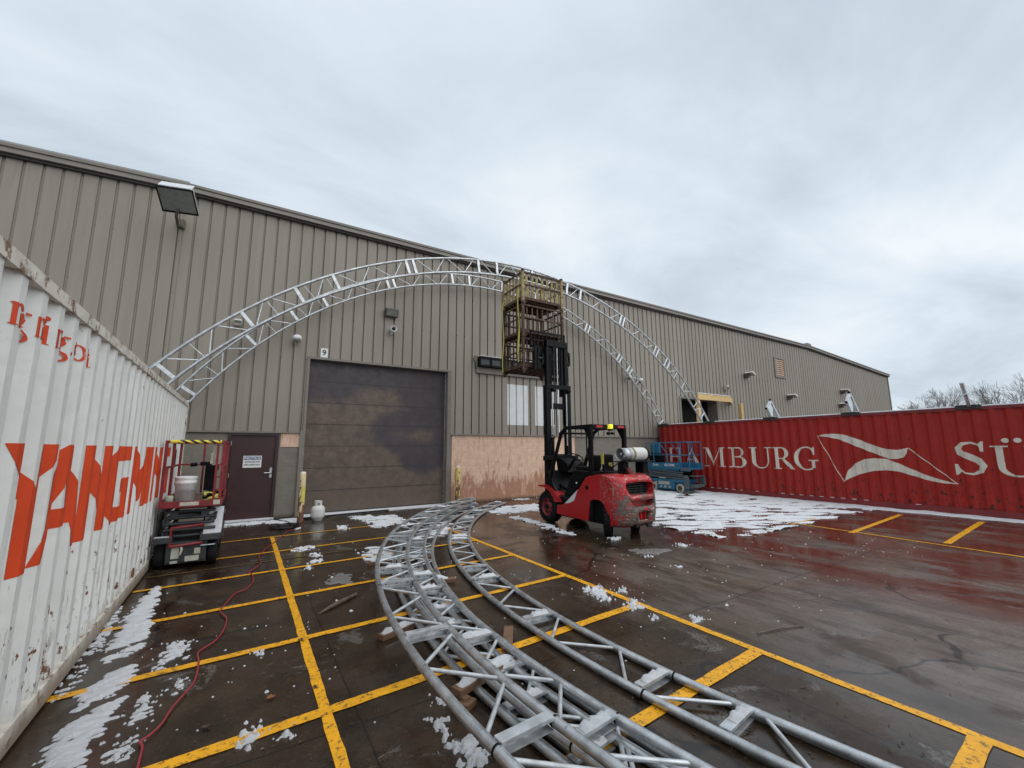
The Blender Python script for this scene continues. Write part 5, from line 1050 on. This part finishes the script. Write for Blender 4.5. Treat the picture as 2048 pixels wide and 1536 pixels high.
# ================================================================== SMALL THINGS
for (x_, y_, mt, lb) in ((1.19, 11.05, 'bollard', 'left bollard by the overhead door, tan paint rusting away with a yellow patch'), (5.45, 11.75, 'bollard2', 'right bollard by the overhead door, chipped yellow')):
    t = T('bollard', lb, 'bollard', (x_, y_, 0))
    P('post', MB().lathe([(.068, 0), (.068, .08), (.066, 1.07), (.06, 1.10), (0, 1.115)], (x_, y_, 0), 'Z', 28), mt, t)
    P('cap_snow', MB().lathe([(.062, 1.1), (.055, 1.125), (.02, 1.135), (0, 1.136)], (x_, y_, 0), 'Z', 20), 'snow', t)
    if mt == 'bollard': P('sticker', MB().lathe([(.0695, .45), (.0695, .80)], (x_, y_, 0), 'Z', 40), 'strap', t) and None
for o in [o for o in bpy.data.objects if o.name.startswith('sticker') and o.parent and o.parent.name.startswith('bollard')]:
    bmw = bmesh.new(); bmw.from_mesh(o.data); bmesh.ops.delete(bmw, geom=[f for f in bmw.faces if not (f.calc_center_median().x > -.02 and f.calc_center_median().y < -.02)], context='FACES'); bmw.to_mesh(o.data); bmw.free()
t = T('propane_tank', 'small white propane tank standing at the foot of the overhead door', 'gas cylinder', (1.56, 11.1, 0))
P('tank_body', MB().lathe([(.09, 0), (.11, .0), (.11, .035), (.13, .05), (.152, .09), (.155, .13), (.155, .24), (.148, .28), (.12, .32), (.06, .345), (0, .35)], (1.56, 11.1, 0), 'Z', 36), 'offwhite', t)
cl = MB(); n = 30
for k in range(n):
    a0_, a1_ = 2 * math.pi * k / n, 2 * math.pi * (k + 1) / n; am = math.degrees((a0_ + a1_) / 2) % 360
    lo_ = .405 if any(abs((am - c + 180) % 360 - 180) < 22 for c in (270, 30)) else .32; r_ = .085
    cl.add([(1.56 + r_ * math.cos(a0_), 11.1 + r_ * math.sin(a0_), lo_), (1.56 + r_ * math.cos(a1_), 11.1 + r_ * math.sin(a1_), lo_), (1.56 + r_ * math.cos(a1_), 11.1 + r_ * math.sin(a1_), .45), (1.56 + r_ * math.cos(a0_), 11.1 + r_ * math.sin(a0_), .45)], [(0, 1, 2, 3)])
P('collar', cl, 'offwhite', t); P('valve', MB().lathe([(.02, 0), (.02, .06), (.03, .07), (.03, .09), (0, .09)], (1.56, 11.1, .34), 'Z', 12), 'steel', t)
cord = [(-0.34, 2.95), (-0.35, 3.16), (-0.36, 3.32), (-0.38, 3.38), (-0.34, 3.43), (-0.3, 3.53), (-0.27, 3.69), (-0.21, 3.88), (-0.18, 4.01), (-0.18, 4.31), (-0.2, 4.51), (-0.16, 4.6), (-0.09, 4.71), (-0.04, 4.94), (-0.03, 5.24), (-0.09, 5.5), (-0.03, 5.81), (0.03, 6.05), (0.14, 6.18), (0.21, 6.47), (0.2, 6.85), (0.17, 6.96), (0.31, 7.36), (0.31, 7.87), (0.41, 8.38), (0.58, 8.94), (0.85, 9.85), (1.02, 10.05)]
pts = []
for i in range(len(cord) - 1):
    a, b_ = Vector((*cord[i], 0)), Vector((*cord[i + 1], 0)); p0 = Vector((*cord[max(i - 1, 0)], 0)); p3 = Vector((*cord[min(i + 2, len(cord) - 1)], 0))
    for k in range(6):
        u = k / 6; pts.append(.5 * ((2 * a) + (b_ - p0) * u + (2 * p0 - 5 * a + 4 * b_ - p3) * u * u + (3 * a - p0 - 3 * b_ + p3) * u ** 3) + Vector((0, 0, .016 + .004 * noise.noise(a * 3))))
pts.append(Vector((1.02, 10.05, .02)))
t = T('extension_cord', 'red extension cord winding over the wet parking lines', 'cord', (.1, 6, 0))
P('wire', MB().pipe(pts[:], .0065, 7), 'redcord', t); P('plug', MB().pipe([(1.0, 10.0, .02), (1.1, 10.1, .02)], .022, 8), 'offwhite', t)
b = MB()
for k in range(3): b.pipe([(.84 + (.22 + .03 * k) * math.cos(j * .35 + k), 10.45 + (.25 + .06 * k) * math.sin(j * .35 + k) + .03 * math.sin(j * 1.3), .012 + .012 * k + .008 * math.sin(j)) for j in range(19)], .010, 6)
b.pipe([(.70, 11.7, .02), (.95, 11.2, .015), (1.0, 10.7, .015), (1.1, 10.1, .015)], .010, 6)
TOP('cable_coil', b, 'cable', 'black cable coiled on the ground near the maroon door', 'cable')
TOP('hose_strip', MB().pipe([(1.2, 11.45, .02), (1.8, 11.55, .02), (2.5, 11.6, .025), (3.4, 11.7, .02)], .018, 7), 'cable', 'dark hose lying along the foot of the overhead door', 'hose')
def leaf(x_, y_, s, label, mat):
    b = MB(); n = 14; vs = [(x_, y_, .018)]
    for k in range(n):
        a = 2 * math.pi * k / n; r_ = s * (1 if k % 2 else .45); vs.append((x_ + r_ * math.cos(a), y_ + r_ * math.sin(a) * .8, .010 + .012 * random.random()))
    b.add(vs, [(0, k + 1, (k + 1) % n + 1) for k in range(n)]); TOP('leaf', b, mat, label, 'leaf')
leafm = simple('leaf_brown', (.22, .075, .02), .6, 0, .2); M['leafm'] = leafm; M['leafd'] = simple('leaf_dark', (.06, .03, .018), .6, 0, .2)
leaf(.27, 3.49, .035, 'orange brown leaf left of the wide yellow line', 'leafm'); leaf(-.07, 3.35, .032, 'reddish leaf near the red cord', 'leafd')
leaf(.535, 4.33, .035, 'dark leaf where two yellow lines cross', 'leafd'); leaf(.54, 3.46, .025, 'dark crumpled leaf on the wide yellow line', 'leafd')
TOP('stick', MB().pipe([(3.98, 2.26, .012), (4.2, 2.22, .012), (4.5, 2.12, .01)], .007, 6), 'oldwood', 'thin dark stick right of the long yellow line', 'stick')
# scattered grit and leaf crumbs nobody could count
b = MB()
for k in range(900):
    x_, y_ = (random.uniform(1.3, 3.4), random.uniform(.9, 4.5)) if k < 500 else (random.uniform(3, 8), random.uniform(.9, 7)) if k < 760 else (random.uniform(-.9, 1), random.uniform(2.5, 6))
    s_ = random.uniform(.0015, .006); a = random.random() * 3; l_ = s_ * random.uniform(1, 3.5)
    c = Vector((x_, y_, .004)); u = Vector((math.cos(a), math.sin(a), 0)); v_ = Vector((-u.y, u.x, 0))
    b.add([c - u * l_, c + v_ * s_, c + u * l_, c - v_ * s_, c + Vector((0, 0, s_ * 1.2))], [(0, 1, 4), (1, 2, 4), (2, 3, 4), (3, 0, 4)])
lab(P('leaf_litter', b, 'leafd'), 'dark leaf crumbs and grit scattered over the wet concrete', 'leaf litter', kind='stuff')

# ================================================================== SNOW ON THE GROUND
def inside(p, poly):
    x_, y_ = p; c = False; n = len(poly)
    for i in range(n):
        (x0_, y0_), (x1_, y1_) = poly[i], poly[(i + 1) % n]
        if (y0_ > y_) != (y1_ > y_) and x_ < (x1_ - x0_) * (y_ - y0_) / (y1_ - y0_) + x0_: c = not c
    return c
def dist(p, poly):
    best = 9; P_ = Vector(p)
    for i in range(len(poly)):
        a, b_ = Vector(poly[i]), Vector(poly[(i + 1) % len(poly)]); d = b_ - a; t_ = max(0, min(1, (P_ - a).dot(d) / max(d.dot(d), 1e-9))); best = min(best, (P_ - a - d * t_).length)
    return best if inside(p, poly) else -best
def snow_patch(b, poly, res, amp=.012, rag=.05, fs=9, bias=0, stretch=(1, 1), ang=0, fall=.08, cap=1):
    xs = [p[0] for p in poly]; ys = [p[1] for p in poly]; m0 = .06
    nx = int((max(xs) - min(xs) + 2 * m0) / res) + 1; ny = int((max(ys) - min(ys) + 2 * m0) / res) + 1
    h = {}; ca, sa = math.cos(ang), math.sin(ang)
    for i in range(nx + 1):
        for j in range(ny + 1):
            x_, y_ = min(xs) - m0 + i * res, min(ys) - m0 + j * res
            u, v_ = (x_ * ca + y_ * sa) * stretch[0], (-x_ * sa + y_ * ca) * stretch[1]
            nn = noise.fractal(Vector((u * fs, v_ * fs, len(poly) * 1.3)), 1.0, 2.1, 4)
            h[i, j] = (max(-1, min(cap, dist((x_, y_), poly) / fall)) + nn * rag * 12 + bias, nn)
    idx = {}; vs = []; fs_ = []
    def V(i, j):
        if (i, j) not in idx:
            q, nn = h[i, j]; jx = (noise.noise(Vector((i * 3.1, j * 1.7, 0)))) * res * .5; jy = noise.noise(Vector((i * 1.7, j * 2.3, 5))) * res * .5
            z_ = .0 if q <= 0 else .009 + amp * min(1, q) * (.6 + .5 * nn)
            idx[i, j] = len(vs); vs.append((min(xs) - m0 + i * res + jx, min(ys) - m0 + j * res + jy, z_ if q > 0 else -.002))
        return idx[i, j]
    for i in range(nx):
        for j in range(ny):
            if max(h[i, j][0], h[i + 1, j][0], h[i, j + 1][0], h[i + 1, j + 1][0]) > 0: fs_.append((V(i, j), V(i + 1, j), V(i + 1, j + 1), V(i, j + 1)))
    if fs_: b.add(vs, fs_, True)
SN = {
 'strip_a': [(-0.77, 6.89), (-0.81, 6.76), (-0.84, 6.25), (-0.83, 5.6), (-0.82, 5.01), (-0.76, 5.04), (-0.61, 5.14), (-0.67, 5.59), (-0.72, 6.3)],
 'strip_b': [(-0.81, 4.86), (-0.73, 4.88), (-0.64, 5.0), (-0.62, 4.92), (-0.72, 4.84), (-0.79, 4.78)],
 'strip_c': [(-0.6, 4.53), (-0.58, 4.29), (-0.68, 4.12), (-0.78, 3.99), (-0.8, 4.27), (-0.77, 4.38), (-0.67, 4.54)],
 'strip_d': [(-0.58, 4.03), (-0.59, 3.86), (-0.61, 3.66), (-0.62, 3.46), (-0.62, 3.33), (-0.77, 3.42), (-0.79, 3.68), (-0.77, 3.81), (-0.68, 3.96)],
 'strip_e': [(-0.31, 4.85), (-0.3, 4.6), (-0.39, 4.49), (-0.44, 4.38), (-0.43, 4.61), (-0.41, 4.9)],
 'strip_f': [(-0.42, 3.95), (-0.4, 3.78), (-0.4, 3.66), (-0.44, 3.62), (-0.48, 3.69), (-0.46, 3.87), (-0.47, 3.98)],
 'strip_g': [(-0.46, 3.51), (-0.42, 3.35), (-0.44, 3.26), (-0.51, 3.31), (-0.51, 3.43)],
 'strip_h': [(-0.27, 4.1), (-0.27, 3.9), (-0.31, 4.06)],
 'strip_i': [(-0.99, 6.22), (-0.93, 5.16), (-0.98, 4.94), (-0.99, 5.43), (-1.01, 6.12)],
 'strip_j': [(-0.92, 4.74), (-0.92, 4.51), (-0.93, 4.26), (-0.94, 4.34), (-0.94, 4.63)],
 'clump_k': [(0.16, 3.18), (0.19, 3.1), (0.15, 3.02), (0.11, 3.07), (0.12, 3.16)],
 'clump_l': [(0.24, 4.29), (0.25, 4.21), (0.21, 4.23), (0.2, 4.3)],
 'clump_m': [(0.33, 3.06), (0.33, 3.0), (0.31, 3.03)],
 'far_a': [(1.93, 7.55), (2.06, 7.25), (2.06, 6.59), (1.7, 6.71)],
 'door_a': [(2.7, 10.83), (3.25, 10.81), (3.1, 9.54), (2.46, 9.42), (2.62, 10.25)],
 'door_b': [(2.37, 11.17), (2.72, 11.04), (2.61, 10.67), (2.31, 10.87)],
 'mid_a': [(0.91, 8.21), (1.06, 8.16), (1.04, 7.97), (0.82, 8.01)],
 'mid_b': [(0.91, 7.13), (1.13, 7.24), (1.11, 7.12), (0.93, 7.04)],
 'mid_c': [(0.87, 6.92), (0.92, 6.81), (0.87, 6.69), (0.84, 6.79)],
 'mid_d': [(1.02, 7.68), (1.12, 7.57), (1.12, 7.43), (1.01, 7.45)],
 'ball_a': [(1.84, 10.01), (1.97, 9.92), (1.9, 9.55), (1.76, 9.55)],
 'wall_a': [(0.66, 11.56), (1.14, 11.65), (1.09, 11.07), (0.64, 11.27)],
 'wall_b': [(-0.27, 11.69), (0.62, 11.58), (0.61, 11.29), (-0.26, 11.41)],
 'tri_a': [(3.36, 8.49), (3.64, 8.64), (3.95, 9.16), (3.96, 8.97), (3.28, 7.95), (3.07, 7.81)],
 'fr_a': [(3.51, 4.05), (3.72, 3.97), (3.65, 3.85), (3.56, 3.66), (3.51, 3.56), (3.42, 3.62), (3.47, 3.82)],
 'fr_b': [(3.72, 3.47), (3.7, 3.34), (3.6, 3.24), (3.5, 3.23), (3.49, 3.31), (3.6, 3.41)],
 'fr_c': [(3.81, 3.77), (3.91, 3.77), (3.84, 3.68), (3.78, 3.72)],
 'fr_d': [(3.58, 3.06), (3.53, 2.98), (3.47, 2.98)],
 'fl_a': [(6.4, 10.59), (7.36, 10.42), (6.78, 9.6), (6.29, 9.65), (5.84, 9.43), (5.55, 9.88)],
 'fl_b': [(5.64, 8.87), (5.73, 8.58), (5.68, 7.63), (5.57, 7.44), (5.55, 7.91), (5.59, 8.68)],
 'fl_c': [(5.55, 7.37), (5.46, 6.5), (5.4, 6.54), (5.47, 7.18)],
 'fw_a': [(5.86, 5.9), (5.99, 5.81), (5.85, 5.71), (5.76, 5.77)],
 'p_a': [(6.46, 4.89), (6.5, 4.81), (6.36, 4.74)],
 'p_b': [(5.39, 4.68), (5.37, 4.6), (5.29, 4.61)],
 'p_c': [(5.26, 4.06), (5.29, 4.0), (5.21, 3.98)],
 'bl_a': [(1.13, 2.68), (1.18, 2.63), (1.15, 2.53), (1.1, 2.41), (1.09, 2.51), (1.09, 2.61)],
 'bl_b': [(1.17, 2.46), (1.27, 2.42), (1.25, 2.29), (1.22, 2.21), (1.17, 2.19), (1.08, 2.24), (1.11, 2.34), (1.11, 2.41)],
 'bl_c': [(1.21, 2.89), (1.25, 2.86), (1.22, 2.81), (1.19, 2.83)],
 'r_a': [(3.87, 2.82), (3.9, 2.77), (3.79, 2.71), (3.74, 2.74)],
 'r_c': [(6.42, 4.9), (6.47, 4.78), (6.32, 4.71)],
}
big = MB()
snow_patch(big, [(12.9, 11.9), (14.76, 11.9), (14.76, 8.5), (14.5, 6.6), (12.6, 5.5), (10.6, 4.7), (9.15, 4.65), (9.2, 5.5), (7.7, 6.25), (7.55, 7.4), (8.6, 8.6), (10.8, 10.6)], .028, .020, .2, 2.8, .0, (.6, 3.6), R(-30), 1.2, -.05)
snow_patch(big, [(14.2, 9), (14.77, 9), (14.77, -.2), (14.38, -.2), (14.32, 3), (14.15, 6)], .028, .02, .09, 4, .35, (1, .5), 0, .12)
lab(P('snow', big, 'snow'), 'broken crust of snow from the forklift to the red container', 'snow', kind='stuff')
sm = MB()
for k in 'strip_a strip_b strip_c strip_d'.split(): snow_patch(sm, SN[k], .009, .016, .10, 9, .02, (1.0, 3.6), R(14), .06, .6)
for k in 'strip_e strip_f strip_g strip_h strip_i strip_j'.split(): snow_patch(sm, SN[k], .006, .007, .19, 20, -.6, (1.0, 3.0), R(14), .05)
lab(P('snow', sm, 'snow'), 'thin streaks of snow beside the white container', 'snow', kind='stuff')
dr = MB()
for k in 'door_a door_b wall_a wall_b far_a tri_a fl_a fl_b fl_c mid_a'.split(): snow_patch(dr, SN[k], .016, .018, .17, 7, -.15, (.7, 3), R(-32), .2, .2)
lab(P('snow', dr, 'snow'), 'patches of snow along the wall and the far ends of the trusses', 'snow', kind='stuff')
ck = MB()
for k in 'bl_a bl_b bl_c clump_k clump_l clump_m mid_b mid_c mid_d ball_a fr_a fr_b fr_c fr_d fw_a p_a p_b p_c r_a r_c'.split(): snow_patch(ck, SN[k], .007, .026 if k[0] in 'bcfr' else .016, .16, 24, -.3, (1, 1), 0, .05)
sl_ = MB(); snow_patch(sl_, [(5.38, 5.0), (5.55, 5.02), (5.75, 4.9), (6.0, 4.72), (5.6, 4.66), (5.4, 4.85)], .012, .004, .10, 8, .1, (1, 2), R(-32), .08)
snow_patch(sl_, [(1.15, 6.3), (1.3, 6.2), (1.2, 5.75), (1.0, 5.9)], .012, .004, .10, 8, .0, (1, 2), R(-32), .08)
lab(P('slush', sl_, 'slush'), 'thin grey slush smears on the wet concrete', 'slush', kind='stuff')
rnd = random.Random(5)
for k in range(420):
    x_, y_ = (rnd.uniform(3.2, 9.5), rnd.uniform(2.2, 8.2)) if k < 260 else (rnd.uniform(.6, 3.3), rnd.uniform(2.4, 9)) if k < 360 else (rnd.uniform(-.8, .5), rnd.uniform(2.6, 6))
    s_ = rnd.uniform(.003, .011) * (2.2 if rnd.random() < .06 else 1); n = 6; vs = [(x_ + s_ * rnd.uniform(.6, 1.3) * math.cos(j * 1.047), y_ + s_ * rnd.uniform(.6, 1.3) * math.sin(j * 1.047), .001) for j in range(n)] + [(x_, y_, s_ * .9)]
    ck.add(vs, [(j, (j + 1) % n, n) for j in range(n)], True)
lab(P('snow', ck, 'snow'), 'small clods and crumbs of snow dotted over the yard', 'snow', kind='stuff')

# ================================================================== BARE TREES
def tree(x_, y_, h, seed, label):
    rg_ = random.Random(seed); t = T('bare_tree', label, 'tree', (x_, y_, 0), 'bare trees beyond the red container')
    segs = []
    def grow(p, d, ln, r, lv):
        q = p + d * ln; mid_ = p.lerp(q, .5) + Vector((rg_.uniform(-1, 1), rg_.uniform(-1, 1), 0)) * ln * .06
        segs.append((p, mid_, q, r, lv))
        if lv >= 7: return
        for k in range(3 if lv in (0, 1, 3, 5) else 2):
            a = rg_.uniform(0, 6.28); sp = rg_.uniform(.22, .62); u = d.orthogonal().normalized(); u = Matrix.Rotation(a, 3, d) @ u
            nd = (d * math.cos(sp) + u * math.sin(sp) + Vector((0, 0, .10))).normalized(); f_ = rg_.uniform(.5, 1) if k else 1
            grow(p.lerp(q, f_), nd, ln * rg_.uniform(.66, .86), max(.009, r * .58), lv + 1)
    grow(Vector((0, 0, 0)), Vector((rg_.uniform(-.08, .08), rg_.uniform(-.08, .08), 1)).normalized(), 2.2, .13, 0)
    top = max(s_[2].z for s_ in segs); k = h / top; o = Vector((x_, y_, 0)); tr, cr_ = MB(), MB()
    for p, mid_, q, r, lv in segs: (tr if lv < 2 else cr_).pipe([p * k + o, mid_ * k + o, q * k + o], r, 6 if lv < 2 else 3, caps=False, rs=[r, r * .85, r * .7])
    P('trunk', tr, 'bark', t); P('crown', cr_, 'bark', t)
for x_, y_, h, sd_, lb in ((58.5, 14.6, 6.7, 3, 'small bare tree right after the end of the warehouse'), (58.7, 12.9, 8.1, 5, 'bare tree left of the pipe stub, first of the taller ones'), (58.6, 11.2, 8.2, 8, 'bare tree directly left of the pipe stub'), (59.0, 9.4, 7.6, 12, 'bare tree just right of the pipe stub'), (59.3, 7.9, 8.3, 21, 'bare tree toward the right edge of the photo'), (59.5, 6.2, 9.2, 34, 'tallest bare tree, at the right edge of the photo'), (61.0, 13.8, 7.2, 40, 'thin bare tree behind the two leftmost trees'), (57, 3.6, 9.4, 44, 'bare tree cut by the right edge of the photo')):
    tree(x_, y_, h * .94, sd_, lb)
